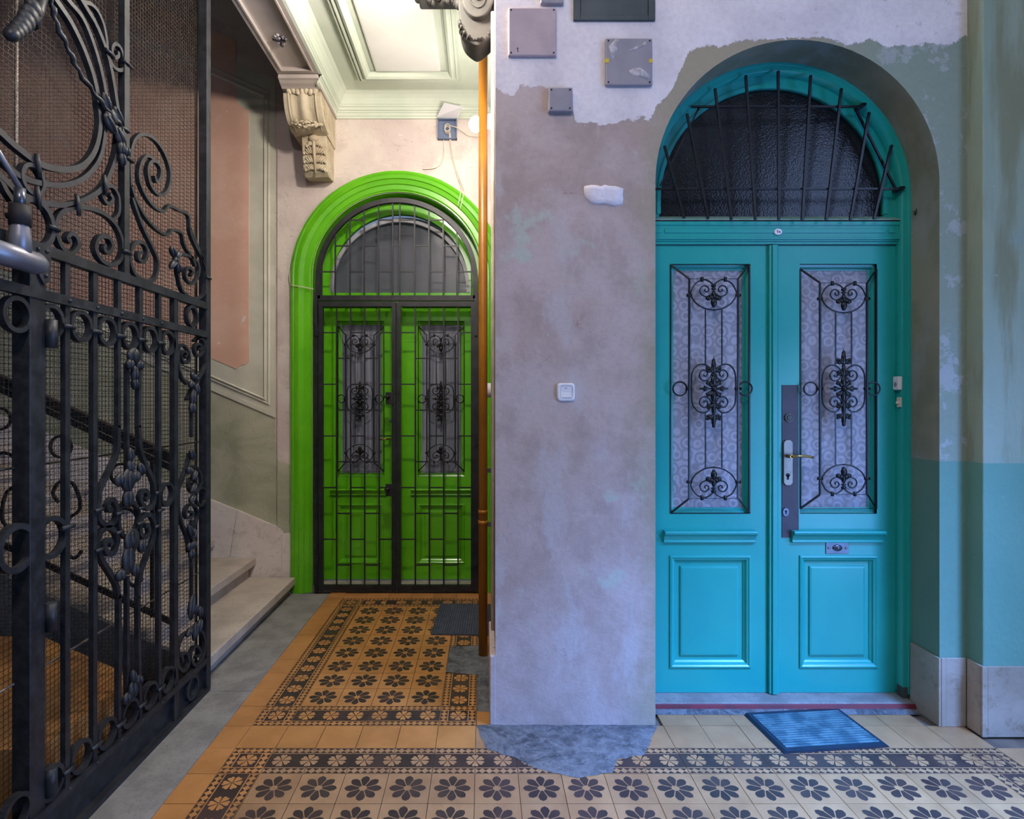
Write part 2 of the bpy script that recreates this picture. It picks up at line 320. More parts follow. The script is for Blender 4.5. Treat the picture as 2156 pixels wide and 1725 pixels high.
M = dict(
    wall=wall_material(), right=right_wall_material(), stairwall=stair_wall_material(), pink=pink_material(), marble=marble_material(), marblepale=marble_material('pale_stair_marble', (216,204,198), (228,220,214), 0.3),
    step=stone_material('worn_step_stone', (180,168,156), (198,186,174), (140,128,116)),
    slab=stone_material('grey_floor_stone', (118,116,114), (142,140,136), (84,82,82)),
    concrete=concrete_material(),
    tile=tile_material('ochre_tile', (184,130,76), (170,118,66), (122,88,56)),
    tiledaylit=tile_material('daylit_tile', (166,128,90), (154,116,80), (108,86,66)),  # the ochre tile again, dulled to carry the hall's cool daylight in its colour
    tiledark=tile_material('brown_black_inlay', (52,40,38), (66,50,46), (84,68,58)),
    grout=paint('grout', (92,80,70), (112,98,86), 8, 0.9, 0.2),
    teal=paint('turquoise_gloss_paint', (26,154,150), (34,162,154), 2.0, 0.30, 0.12, 26, bd=0.002),
    green=paint('leaf_green_gloss_paint', (86,166,18), (98,178,26), 2.0, 0.22, 0.10, 24, bd=0.002),
    intrados=intrados_material(),
    iron=iron_material(), black=paint('black_enamel_iron', (12,13,18), (20,22,28), 9, 0.32, 0.12, 80, 0.1),
    gateiron=paint('dusty_black_iron', (20,20,24), (36,35,40), 14, 0.45, 0.3, 90, 0.1),
    wire=paint('rusty_mesh_wire', (46,40,34), (70,60,50), 20, 0.5, 0, metal=0.4),
    glassdark=glass_material('dark_hammered_glass', (70,72,76), (24,24,28), 0.88, 0.14, 110, 0.5),
    glassgrey=glass_material('grey_clear_glass', (245,246,250), (110,114,122), 0.22, 0.12, 120, 0.25),
    glassfig=glass_material('figured_glass', (250,250,252), (190,188,200), 0.25, 0.22, 150, 0.7),
    lace=lace_material(),
    dim=paint('dim_interior', (116,116,118), (132,130,130), 3, 0.9, 0), curtain=curtain_material(),
    cream=paint('pale_green_distemper', (194,204,186), (208,214,198), 2.2, 0.75, 0.15, 30),
    ceilflat=paint('white_ceiling_paint', (226,226,218), (234,234,228), 2.2, 0.8, 0.15, 30),
    soffit=paint('mauve_grey_plaster', (170,160,152), (184,172,164), 3.5, 0.8, 0.3, 28),
    stucco=paint('cream_carved_stucco', (196,184,158), (176,160,134), 9, 0.8, 0.4, 40, bd=0.004),
    shadedstucco=paint('shaded_carved_stucco', (30,29,25), (42,39,34), 7, 0.85, 0.5, 40, bd=0.004),  # near-black so the pillar corbel keeps its shade as colour
    pipe=paint('ochre_painted_pipe', (164,108,22), (148,94,18), 4, 0.4, 0.15, 40),
    white=paint('white_plastic', (226,224,228), (220,220,226), 4, 0.35, 0),
    cable=paint('cream_cable', (222,210,192), (200,186,168), 9, 0.5, 0),
    greybox=paint('grey_box_plastic', (132,128,140), (142,138,148), 7, 0.55, 0.1),
    mauvebox=paint('mauve_painted_box', (164,148,156), (176,160,166), 6, 0.7, 0.2),
    bluebox=paint('slate_blue_plastic', (86,100,128), (96,108,136), 6, 0.5, 0),
    darkcab=paint('slate_painted_steel', (58,66,70), (70,78,82), 5, 0.55, 0.1),
    plaster=paint('fresh_filler_plaster', (226,218,226), (206,198,206), 12, 0.8, 0.7, 28, bd=0.008),
    smear=paint('dried_plaster_smear', (188,184,190), (150,146,154), 34, 0.8, 0.5, 60),
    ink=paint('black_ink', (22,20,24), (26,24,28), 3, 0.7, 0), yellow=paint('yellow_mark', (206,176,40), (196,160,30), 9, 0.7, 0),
    plate=paint('brown_violet_plate', (58,50,62), (66,58,70), 14, 0.5, 0.15),
    brass=paint('worn_brass', (176,140,78), (150,124,80), 20, 0.3, 0, metal=0.9),
    nickel=paint('brushed_nickel', (122,112,104), (138,128,118), 20, 0.38, 0, metal=0.7),
    chrome=paint('chrome_steel', (98,102,112), (86,90,102), 20, 0.3, 0, metal=0.8),
    silver=paint('silver_painted_metal', (132,132,140), (112,112,118), 9, 0.38, 0.1, metal=0.5),
    enamel=paint('white_enamel', (236,232,240), (228,226,236), 9, 0.25, 0), red=paint('dark_red_paint', (110,24,40), (90,20,34), 9, 0.5, 0.3, 30),
    matblue=paint('blue_ribbed_mat', (46,84,98), (84,120,130), 16, 0.6, 0.4, 70), matedge=paint('navy_rubber', (14,30,48), (20,38,58), 9, 0.5, 0.1),
    matgrey=paint('slate_ribbed_mat', (58,64,80), (70,76,92), 16, 0.7, 0.4, 70),
    ochrebox=paint('plain_ochre', (196,140,78), (180,124,66), 6, 0.6, 0.2),
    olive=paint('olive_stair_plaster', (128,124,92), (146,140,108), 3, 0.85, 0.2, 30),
    frame=paint('grey_sage_frame_plaster', (192,190,172), (206,202,186), 4, 0.85, 0.3, 30),
    sill=paint('pale_grey_green_paint', (120,158,146), (136,168,156), 6, 0.5, 0.2),
    greyframe=paint('dusty_grey_frame', (150,150,156), (128,128,134), 6, 0.5, 0.1),
    bulb=emit('lit_bulb', (1.0, 0.93, 0.86, 1), BULB_STRENGTH),
)
def hexa(c): return M[c]

# ------------------------------------------------------------------ floor
T = 0.17
floor = MB().box(-6.0, 4.2, -3.2, 5.2, -0.12, -0.012).build('floor', M['grout'])
tag(floor, 'patterned ochre and black tiled floor with stone border', 'floor', kind='structure')
g = 0.0012
def petal_tile():
    mb = MB().box(-T/2+g, T/2-g, -T/2+g, T/2-g, -0.012, 0, 0)
    for k in range(8):
        a = k*PI/4+PI/8*0; c, s = math.cos(a), math.sin(a)
        pts = [(0.0145,-0.0045),(0.048,-0.0172),(0.063,-0.0125),(0.071,0.0),(0.063,0.0125),(0.048,0.0172),(0.0145,0.0045)]
        mb.quad(*[(c*x-s*y, s*x+c*y, 0.0004) for x, y in pts], m=1)
    return mb
def leafdisc(mb, cx, cy, r, z, m):
    for k in range(6):
        a = k*PI/3+PI/6; c, s = math.cos(a), math.sin(a)
        pts = [(0.12,-0.03),(0.60,-0.27),(0.84,-0.36),(1.02,-0.24),(1.0,-0.10),(0.90,0.0),(1.0,0.10),(1.02,0.24),(0.84,0.36),(0.60,0.27),(0.12,0.03)]
        mb.quad(*[(cx+r*(c*x-s*y), cy+r*(s*x+c*y), z) for x, y in pts], m=m)
    mb.quad(*[(cx+0.07*r*math.cos(q*PI/4), cy+0.07*r*math.sin(q*PI/4), z) for q in range(8)], m=m)
def zig(mb, x0, x1, y0, y1, n, m):                     # row of little dark triangles
    w = (x1-x0)/n; h = y1-y0
    for i in range(n):
        a = x0+i*w; z = 0.0004
        mb.quad((a,y0,z),(a+w,y0,z),(a+w/2,y0+h*0.46,z), m=m); mb.quad((a,y1,z),(a+w/2,y1-h*0.46,z),(a+w,y1,z), m=m)
bandh = T*0.235
def border_tile(phase):                                # runs along x; dark band with pale clovers between toothed edges
    mb = MB().box(-T/2+g, T/2-g, -T/2+g, T/2-g, -0.012, 0, 0); h = T/2-bandh; L = T/2-g
    for s in (-1, 1):
        y0, y1 = sorted((s*(h+0.005), s*(T/2-0.003))); zig(mb, -L, L, y0, y1, 6, 1)
    mb.quad((-L,-h,0.0004),(L,-h,0.0004),(L,h,0.0004),(-L,h,0.0004), m=1)
    for cx in ((-T/6, T/2) if phase == 'even' else (T/6,)): leafdisc(mb, cx, 0, 0.0375, 0.0008, 0)
    return mb
def corner_tile():
    mb = MB().box(-T/2+g, T/2-g, -T/2+g, T/2-g, -0.012, 0, 0); h = T/2-bandh; L = T/2-g
    for s in (-1, 1):
        y0, y1 = sorted((s*(h+0.005), s*(T/2-0.003))); zig(mb, -L, L, y0, y1, 6, 1)
        b = MB(); zig(b, -h, h, y0, y1, 3, 1); o = mb.add([(y, x, z) for x, y, z in b.v])
        for f in b.f: mb.face([o+i for i in f][::-1], 1)
    mb.quad((-h,-h,0.0004),(h,-h,0.0004),(h,h,0.0004),(-h,h,0.0004), m=1)
    leafdisc(mb, 0, 0, 0.038, 0.0008, 0); return mb
pair = [M['tile'], M['tiledark']]; pairp = [M['tiledaylit'], M['tiledark']]
tiles = {}
def tile_mesh(key):
    if key in tiles: return tiles[key]
    kind, tone = key[0], key[-1]
    mb = petal_tile() if kind == 'flower' else corner_tile() if kind == 'corner' else border_tile(key[1]) if kind == 'border' else MB().box(-T/2+g, T/2-g, -T/2+g, T/2-g, -0.012, 0)
    o = mb.build('tile', pairp if tone == 'p' else pair); tiles[key] = o.data; bpy.data.objects.remove(o); return tiles[key]
NM = dict(flower='flower_tile', border='border_tile', corner='corner_tile', plain='plain_tile')
def put(key, x, y, rot=0.0, sx=1.0, sy=1.0):
    o = bpy.data.objects.new(NM[key[0]], tile_mesh(key)); COL.objects.link(o); o.parent = floor
    o.location = (x, y, random.uniform(-0.0006, 0.0006)); o.rotation_euler = (random.uniform(-.0015,.0015), random.uniform(-.0015,.0015), rot); o.scale = (sx, sy, 1)
X0 = -0.797                                            # first flower column
YA = [2.886+T*k for k in range(8)]; YB = [2.206-T*k for k in range(5)]
xb, xr = X0-T, X0+4*T
def border_run(cells, rot, tone='o'):
    for i, (x, y) in enumerate(cells): put(('border', ('even', 'odd')[i % 2], tone), x, y, rot)
# carpet in the passage to the green door
for y in YA:
    for c in range(4): put(('flower','o'), X0+c*T, y)
border_run([(xb, y) for y in YA], PI/2)
border_run([(xr, y) for y in YA if y < 3.20 or 3.45 < y], PI/2)
for yy in (YA[0]-T, YA[-1]+T):
    put(('corner','o'), xb, yy); put(('corner','o'), xr, yy)
    border_run([(X0+c*T, yy) for c in range(4)], 0)
for k in range(-4, 13): put(('plain','o'), -1.112, 2.546+T*(k-2)+T, 0, 0.12/T, 1)
for c in range(-1, 5): put(('plain','o'), X0+c*T, YA[-1]+2*T-0.025, 0, 1, 0.118/T)
for k in range(0, 11): put(('plain','o'), 0.03, 2.716+T*k, 0, 0.118/T, 1)
# carpet across the hall
for r, y in enumerate(YB):
    for c in range(17): put(('flower','p'), X0+c*T, y)
    put(('border', ('odd', 'even')[r % 2], 'o'), xb, y, PI/2); put(('border', ('odd', 'even')[r % 2], 'p'), X0+17*T, y, PI/2)
    for c in (18, 19, 20): put(('plain','p'), X0+c*T, y)
yb = YB[0]+T
put(('corner','o'), xb, yb); put(('corner','p'), X0+17*T, yb)
border_run([(X0+c*T, yb) for c in range(17)], 0, 'p')
for c in range(-1, 18): put(('plain','o' if c < 5 else 'p'), X0+c*T, yb+T)
for c in range(18, 21): put(('plain','p'), X0+c*T, yb)
for c in range(10, 17): put(('plain','p'), X0+c*T, yb+2*T-0.036, 0, 1, 0.096/T)
# stone kerb between carpet and lift
for i, (a, b) in enumerate([(-0.6,0.72),(0.72,1.72),(1.72,2.945),(2.945,3.95),(3.95,4.44)]):
    o = MB().box(-1.53 if b > 2.945 else -1.44, -1.1735, a+0.0015, b-0.0015, -0.05, 0.001+0.001*(i % 2)).build('stone_slab', M['slab'], floor, 0.003)
def patch(name, poly, z, amp, mat, seed):
    pts = []; n = len(poly)
    for i in range(n):
        a, b = Vector(poly[i]), Vector(poly[(i+1) % n]); k = max(2, int((b-a).length/0.012))
        for j in range(k):
            p = a.lerp(b, j/k); q = Vector((p.x*14, p.y*14, seed)); pts.append((p.x+amp*mnoise.noise(q)+amp*0.6*mnoise.noise(q*3.1), p.y+amp*mnoise.noise(q+Vector((9,4,1)))+amp*0.6*mnoise.noise(q*3.1+Vector((5,2,7)))))
    c = Vector((sum(p[0] for p in pts)/len(pts), sum(p[1] for p in pts)/len(pts)))
    mb = MB(); N = len(pts); r0 = mb.add([(x, y, 0.0012) for x, y in pts]); r1 = mb.add([(c.x+(x-c.x)*0.95, c.y+(y-c.y)*0.95, z) for x, y in pts]); cc = mb.add([(c.x, c.y, z)])
    for i in range(N): mb.face((r0+i, r0+(i+1) % N, r1+(i+1) % N, r1+i), 0, True); mb.face((r1+i, r1+(i+1) % N, cc), 0, True)
    return mb.build(name, mat, floor)
patch('concrete_patch', [fl(x, y) for x, y in [(1000,1527),(1382,1527),(1372,1562),(1356,1590),(1300,1600),(1290,1628),(1215,1640),(1130,1620),(1085,1598),(1030,1580),(1012,1555)]], 0.004, 0.010, M['concrete'], 1.0)
patch('concrete_patch', [fl(x, y) for x, y in [(948,1362),(1027,1360),(1028,1424),(980,1420),(940,1416)]], 0.0035, 0.008, M['concrete'], 5.0)
patch('concrete_patch', [fl(x, y) for x, y in [(1006,1412),(1028,1410),(1029,1500),(1004,1498)]], 0.003, 0.006, M['concrete'], 7.0)

# ------------------------------------------------------------------ walls
WY = 2.633; PX0, PX1, AX1 = 0.056, 0.7835, 2.074; ACX, AR, ASP = (PX1+AX1)/2, (AX1-PX1)/2, 2.472
def arch_wall(x0, x1, z1, y, cx, r, spring, depth, mats, name, n=40):
    mb = MB(); pts = [(cx+r*math.cos(PI-PI*i/n), spring+r*math.sin(PI*i/n)) for i in range(n+1)]
    mb.quad((x0,y,0),(cx-r,y,0),(cx-r,y,spring),(x0,y,spring)); mb.quad((cx+r,y,0),(x1,y,0),(x1,y,spring),(cx+r,y,spring))
    mb.quad((x0,y,spring),(cx-r,y,spring),(cx-r,y,z1),(x0,y,z1)); mb.quad((cx+r,y,spring),(x1,y,spring),(x1,y,z1),(cx+r,y,z1))
    for a, b in zip(pts, pts[1:]): mb.quad((a[0],y,a[1]),(b[0],y,b[1]),(b[0],y,z1),(a[0],y,z1))
    prof = [(cx-r,0)]+pts+[(cx+r,0)]; e = [(cx-r+0.0,0)]
    for i in range(len(prof)-1):
        a, b = prof[i], prof[i+1]; mb.quad((a[0],y,a[1]),(a[0],y+depth,a[1]),(b[0],y+depth,b[1]),(b[0],y,b[1]), m=1); mb.sm[-1] = True
    return mb
mb = arch_wall(PX0, 2.2, 4.2, WY, ACX, AR, ASP, 0.32, None, 'wall')
mb.quad((PX0,WY,0),(PX0,WY,4.2),(PX0,3.05,4.2),(PX0,3.05,0)); mb.quad((PX0,3.05,0),(PX0,3.05,4.2),(0.10,3.05,4.2),(0.10,3.05,0))
mb.quad((0.10,3.05,0),(0.10,3.05,4.2),(0.10,4.9,4.2),(0.10,4.9,0))
wall_center = mb.build('wall_center', [M['wall'], M['intrados']])
tag(wall_center, 'patched mauve plaster pillar and arched wall with ragged whitewash above', 'wall', kind='structure')
# thick broken plaster skin at the pillar's lower left edge
def lump(name, poly, y, d, mat, parent, seed, amp=0.006):
    pts = []; n = len(poly)
    for i in range(n):
        a, b = Vector(poly[i]), Vector(poly[(i+1) % n]); k = max(1, int((b-a).length/0.012))
        for j in range(k):
            p = a.lerp(b, j/k); q = Vector((p.x*22, p.y*22, seed)); pts.append((p.x+amp*mnoise.noise(q), p.y+amp*mnoise.noise(q+Vector((3,8,1)))))
    cx = sum(p[0] for p in pts)/len(pts); cz = sum(p[1] for p in pts)/len(pts); N = len(pts); mb = MB()
    r0 = mb.add([(x, y+0.001, z) for x, z in pts]); r1 = mb.add([(cx+(x-cx)*0.9, y-d, cz+(z-cz)*0.93) for x, z in pts]); r2 = mb.add([(cx+(x-cx)*0.45, y-d*(1.0+0.35*mnoise.noise(Vector((x*9,z*9,seed)))), cz+(z-cz)*0.45) for x, z in pts]); c = mb.add([(cx, y-d, cz)])
    for i in range(N):
        j = (i+1) % N
        mb.face((r0+j, r0+i, r1+i, r1+j), 0, True); mb.face((r1+j, r1+i, r2+i, r2+j), 0, True); mb.face((r2+j, r2+i, c), 0, True)
    return mb.build(name, mat, parent)
B(0.030, 0.06, WY-0.001, 3.05, 0.0, 0.318, 'plaster_base', M['wall'], wall_center, 0.006)
lump('filler_patch', [at(x, y, WY) for x, y in [(1230,394),(1252,389),(1290,392),(1312,398),(1310,430),(1296,434),(1270,430),(1240,428),(1230,415)]], WY, 0.012, M['plaster'], wall_center, 2.0, 0.016)
# right pier, pilaster and side wall
mb = MB(); mb.box(2.2, 3.1, 2.55, 2.70, 0, 4.2); mb.box(2.95, 3.1, 1.4, 2.56, 0, 4.2); mb.box(2.95, 3.1, -3.0, -0.4, 0, 4.2); mb.box(2.95, 3.1, -0.4, 1.4, 3.85, 4.2)
tag(mb.build('wall_right', M['right'], None, 0.006), 'flaking sage and teal painted pilaster and side wall', 'wall', kind='structure')
bb = thing('baseboard_right', 'stained marble plinth slabs at the foot of the pilaster', 'plinth', kind='structure')
pt, ph = 0.012, 0.31
B(2.074-pt, 2.074-0.0005, WY-pt, 2.80, 0, ph, 'marble_slab', M['marble'], bb, 0.003)
B(2.074, 2.094, WY-pt-0.001, WY-0.0005, 0, ph, 'marble_slab', M['marble'], bb, 0.002)
B(2.0955, 2.187, WY-pt+0.002, WY-0.0005, 0, ph, 'marble_slab', M['marble'], bb, 0.002)
B(2.2-pt, 2.2-0.0005, 2.551, WY-pt, 0, ph, 'marble_slab', M['marble'], bb, 0.002)
B(2.2-pt, 2.212, 2.55-pt, 2.5495, 0, ph, 'marble_slab', M['marble'], bb, 0.002)
B(2.2135, 2.48, 2.55-pt+0.002, 2.5495, 0, ph, 'marble_slab', M['marble'], bb, 0.002)
B(2.4815, 2.94, 2.55-pt+0.002, 2.5495, 0, ph, 'marble_slab', M['marble'], bb, 0.002)
# far wall of the passage with the green door, stair wall set back 2 cm
GY, GCX, GR, GSP = 4.478, -0.663, 0.655, 2.432
mb = arch_wall(-1.59, 0.10, 4.6, GY, GCX, GR, GSP, 0.26, None, 'wall')
mb.quad((-1.59,GY,0),(-1.59,GY,4.6),(-1.59,GY+0.05,4.6),(-1.59,GY+0.05,0))
tag(mb.build('wall_far', [M['stairwall'], M['green']]), 'pale mauve plaster wall around the green arched door', 'wall', kind='structure')
SY = GY+0.02
ws = tag(MB().quad((-5.2,SY,0),(-1.55,SY,0),(-1.55,SY,5.2),(-5.2,SY,5.2)).build('wall_stairs', M['stairwall']), 'stair wall with salmon panel and sage lower band', 'wall', kind='structure')
tag(B(-5.3, -5.2, -3.0, 5.2, 0, 5.2, 'wall_left', M['stairwall']), 'outer plaster wall of the stairwell behind the lift', 'wall', kind='structure')
# wall behind the photographer
mb = MB(); mb.box(-5.3, 3.1, -3.1, -3.0, 0, 4.2)
tag(mb.build('wall_back', M['right']), 'plain hall wall behind the photographer', 'wall', kind='structure')
# ------------------------------------------------------------------ ceilings, beam, cornice
mb = MB(); mb.box(-1.5, 3.1, -3.1, 2.5, 4.15, 4.2); mb.box(-1.5, PX0, 2.45, 2.5, 3.83, 4.15)
tag(mb.build('ceiling', M['ceilflat']), 'plain white ceiling of the entrance hall', 'ceiling', kind='structure')
CZ = 3.816
ca = MB().box(-1.2, 0.12, 2.45, GY, CZ, CZ+0.04).build('ceiling', M['cream'])
tag(ca, 'pale green coffered ceiling over the passage', 'ceiling', kind='structure')
# coffer: mitred moulding hanging from the ceiling with a raised centre panel
def ring_xy(mb, x0, x1, y0, y1, prof, cap=True, m=0):
    rings = [mb.add([(x0+i,y0+i,z),(x1-i,y0+i,z),(x1-i,y1-i,z),(x0+i,y1-i,z)]) for i, z in prof]
    for a, b in zip(rings, rings[1:]):
        for k in range(4): mb.face((a+k, b+k, b+(k+1) % 4, a+(k+1) % 4), m)
    if cap: mb.face([rings[-1]+k for k in (3,2,1,0)], m)
    return mb
cx0, cx1, cy0, cy1 = -0.90, -0.155, 2.62, 4.205
ring_xy(MB(), cx0, cx1, cy0, cy1, [(0,CZ),(0,CZ-0.022),(0.012,CZ-0.022),(0.012,CZ-0.014),(0.022,CZ-0.014),(0.022,CZ-0.030),(0.036,CZ-0.030),(0.040,CZ-0.018),(0.050,CZ-0.018),(0.050,CZ-0.034),(0.066,CZ-0.040),(0.082,CZ-0.030),(0.090,CZ-0.012),(0.100,CZ-0.004)], False).build('coffer_moulding', M['cream'], ca)
ring_xy(MB(), cx0+0.145, cx1-0.145, cy0+0.145, cy1-0.115, [(0,CZ),(0.0,CZ-0.012),(0.012,CZ-0.014)]).build('centre_panel', M['ceilflat'], ca)
# cornice profile: (distance from wall, height)
CP = [(0,3.655),(0.014,3.655),(0.014,3.668),(0.022,3.672),(0.026,3.690),(0.034,3.694),(0.034,3.704),(0.044,3.706),(0.050,3.722),(0.060,3.728),(0.060,3.738),(0.066,3.740),(0.070,3.752),(0.082,3.776),(0.100,3.798),(0.126,CZ+0.001)]
def cornice(mb, prof, p0, p1):                         # along y at x = p0 side, then along x
    pass
tr = thing('trim_1', 'pale green moulded cornice around the passage ceiling', 'cornice', kind='structure')
CXL, CXR = -1.149, 0.10
mb = MB(); a = mb.add([(CXL+d, GY-d, z) for d, z in CP]); b = mb.add([(CXR-d, GY-d, z) for d, z in CP])
for i in range(len(CP)-1): mb.face((a+i, b+i, b+i+1, a+i+1), 0, False)
mb.build('cornice_run', M['cream'], tr)
mb = MB(); a = mb.add([(CXL+d, GY-d, z) for d, z in CP]); b = mb.add([(CXL+d, 3.965, z) for d, z in CP])
for i in range(len(CP)-1): mb.face((a+i, a+i+1, b+i+1, b+i), 0, False)
mb.build('cornice_run', M['cream'], tr)
CPU = [(0.026, 3.712), (0.046, 3.714)]+[(d, z) for d, z in CP if z > 3.715]
mb = MB(); a = mb.add([(CXL+d, 3.966, z) for d, z in CPU]); b = mb.add([(CXL+d, 2.5, z) for d, z in CPU])
for i in range(len(CPU)-1): mb.face((a+i, a+i+1, b+i+1, b+i), 0, False)
mb.build('cornice_run', M['cream'], tr)
mb = MB(); a = mb.add([(CXR-d, GY-d, z) for d, z in CP]); b = mb.add([(CXR-d, 3.05, z) for d, z in CP])
for i in range(len(CP)-1): mb.face((a+i, b+i, b+i+1, a+i+1), 0, False)
mb.build('cornice_run', M['cream'], tr)
# ceiling beam with sunk soffit panel
bx0, bx1, bz = -1.402, -1.122, 3.712
beam = thing('trim_2', 'mauve grey ceiling beam with sunk soffit panel and broken hook hole', 'beam', kind='structure')
mb = MB(); ring_xy(mb, bx0, bx1, 1.0, 3.955, [(0,bz),(0.028,bz),(0.030,bz-0.004),(0.040,bz-0.004),(0.040,bz+0.022),(0.052,bz+0.024)])
mb.box(bx0, bx1, 1.0, GY+0.01, bz+0.03, 4.9)
mb.quad((bx0,1.0,bz),(bx0,1.0,bz+0.03),(bx0,3.955,bz+0.03),(bx0,3.955,bz)); mb.quad((bx1,1.0,bz),(bx1,3.955,bz),(bx1,3.955,bz+0.03),(bx1,1.0,bz+0.03))
mb.build('beam_soffit', M['soffit'], beam)
hx, hz = at(602, 108, 3.70); rr = random.Random(3)
mb = MB()
for k in range(12):
    a = rr.uniform(0, 2*PI); d = rr.uniform(0.015, 0.045); mb.blob((hx+d*math.cos(a), 3.62+d*1.2*math.sin(a), bz+0.022), (rr.uniform(.006,.014), rr.uniform(.006,.014), 0.006), nu=6, nv=4)
mb.build('broken_plaster', M['plaster'], beam)
mb = MB().tube([(hx,3.62,bz+0.03),(hx-0.005,3.62,bz-0.01),(hx+0.012,3.605,bz-0.03)], 0.007, 6); mb.tube([(hx-0.05,3.60,bz+0.012),(hx+0.02,3.63,bz+0.010)], 0.006, 6); mb.blob((hx,3.62,bz+0.022), (0.026,0.03,0.004))
mb.build('hook_stub', M['ink'], beam)
# stairwell ceiling
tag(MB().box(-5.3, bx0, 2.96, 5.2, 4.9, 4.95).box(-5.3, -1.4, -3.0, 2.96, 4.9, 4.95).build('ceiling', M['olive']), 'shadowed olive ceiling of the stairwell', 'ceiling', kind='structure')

# ------------------------------------------------------------------ panel on the stair wall
def sw(px, py): return at(px, py, SY)
pan = thing('trim_3', 'salmon wall panel in a sage moulded frame above the stairs', 'wall panel', kind='structure')
sl = 0.43
xo = sw(583, 0)[0]                                     # outer right edge of the frame
zo_b = sw(583, 880)[1]; zo_t = 3.98
def rake_poly(x_r, zb, zt, x_l=-4.6): return [(x_r, zb), (x_r, zt), (x_l, zt+(x_r-x_l)*sl), (x_l, zb+(x_r-x_l)*sl)]
mb = MB(); mb.prism(rake_poly(xo-0.012, zo_b+0.03, zo_t), lambda x, z: (x, SY, z), lambda x, z: (x, SY-0.006, z)); mb.build('frame_field', M['frame'], pan)
def rake_mould(name, x_r, zb, zt, w, d, mat):
    mb = MB(); outer = rake_poly(x_r, zb, zt); inner = rake_poly(x_r-w, zb+w*(1+sl*0.4), zt-w*(1-sl*0.4))
    for (y, k) in ((0,0),):
        for i in (0, 1, 3):
            a, b, c, e = outer[i], outer[(i+1) % 4], inner[(i+1) % 4], inner[i]
            o = mb.add([(p[0], SY-0.005, p[1]) for p in (a, b, c, e)]); mid1 = [(q+r2)/2 for q, r2 in zip(a, e)]; mid2 = [(q+r2)/2 for q, r2 in zip(b, c)]
            t = mb.add([(mid1[0], SY-d, mid1[1]), (mid2[0], SY-d, mid2[1])])
            mb.face((o, o+1, t+1, t)); mb.face((t, t+1, o+2, o+3))
    mb.build(name, mat, pan)
rake_mould('outer_moulding', xo-0.050, zo_b+0.095, zo_t-0.10, 0.022, 0.020, M['frame'])
rake_mould('inner_moulding', xo-0.078, zo_b+0.130, zo_t-0.13, 0.026, 0.024, M['frame'])
mb = MB(); mb.prism([(xo-0.01, zo_b), (xo-0.01, zo_b+0.035), (-4.6, zo_b+0.035+(xo-0.01+4.6)*sl), (-4.6, zo_b+(xo-0.01+4.6)*sl)], lambda x, z: (x, SY, z), lambda x, z: (x, SY-0.012, z)); mb.build('lower_ledge', M['frame'], pan)
xr_, zb_, zt_ = sw(525, 0)[0], sw(525, 762)[1], sw(525, 232)[1]
nt = 0.10
poly = [(xr_, zb_)]
for i in range(1, 6): a = PI/2*i/6; poly.insert(0, (xr_-nt*math.sin(a), zb_-0.02-0.05*(1-math.cos(a))))
poly += [(xr_, zt_)]+[(xr_-nt*math.sin(PI/2*i/6), zt_+nt*1.15*(1-math.cos(PI/2*i/6))) for i in range(1, 7)]
poly += [(xr_-nt, zt_+nt*1.15+0.42), (-4.4, zt_+0.5+(xr_+4.4)*sl), (-4.4, zb_+(xr_+4.4)*sl-0.1)]
poly = [(x, z) for x, z in poly]
MB().prism(poly, lambda x, z: (x, SY-0.005, z), lambda x, z: (x, SY-0.010, z)).build('salmon_field', M['pink'], pan)
# marble skirting beside the stairs
sk = thing('baseboard_stairs', 'raking veined marble skirting beside the stone stairs', 'skirting', kind='structure')
a0 = sw(598, 1112); js = -2.00
def skz(x): return a0[1]+(a0[0]-x)*0.40
MB().prism([(js+0.0015,0.0),(a0[0],0.0),(a0[0],a0[1]-0.02),(a0[0]-0.02,a0[1]),(js+0.0015+0.10,skz(js+0.10))], lambda x, z: (x, SY+0.001, z), lambda x, z: (x, SY-0.022, z)).build('marble_slab', M['marblepale'], sk)
MB().prism([(js-0.0015,0.0),(js+0.0985,skz(js+0.10)),(-4.8,skz(-4.8)),(-4.8,0.0)], lambda x, z: (x, SY+0.001, z), lambda x, z: (x, SY-0.022, z)).build('marble_slab', M['marblepale'], sk)
B(-1.555, -1.48, GY-0.008, GY-0.0005, 0, a0[1]-0.035, 'marble_slab', M['marblepale'], sk, 0.002)

# ------------------------------------------------------------------ staircase
st = thing('staircase', 'worn grey stone steps climbing beside the lift shaft', 'stairs')
rise, tread = 0.145, 0.315
for k in range(11):
    z = 0.124+rise*k; x = -1.440-tread*k
    mb = MB(); mb.box(x-tread-0.06, x, 3.03, GY-0.03 if k == 0 else GY-0.004, z-0.058, z)
    mb.build('step', M['step'], st, 0.006)
    MB().box(x-tread-0.02, x-0.045, 3.04, GY-0.035, 0 if k == 0 else z-rise-0.002, z-0.058).build('riser', M['step'], st)
MB().prism([(-1.50,0),(-1.50,0.12),(-4.9,0.12+3.4*0.46),(-4.9,0)], lambda x, z: (x, 3.0, z), lambda x, z: (x, 3.028, z)).build('stringer', M['slab'], st)

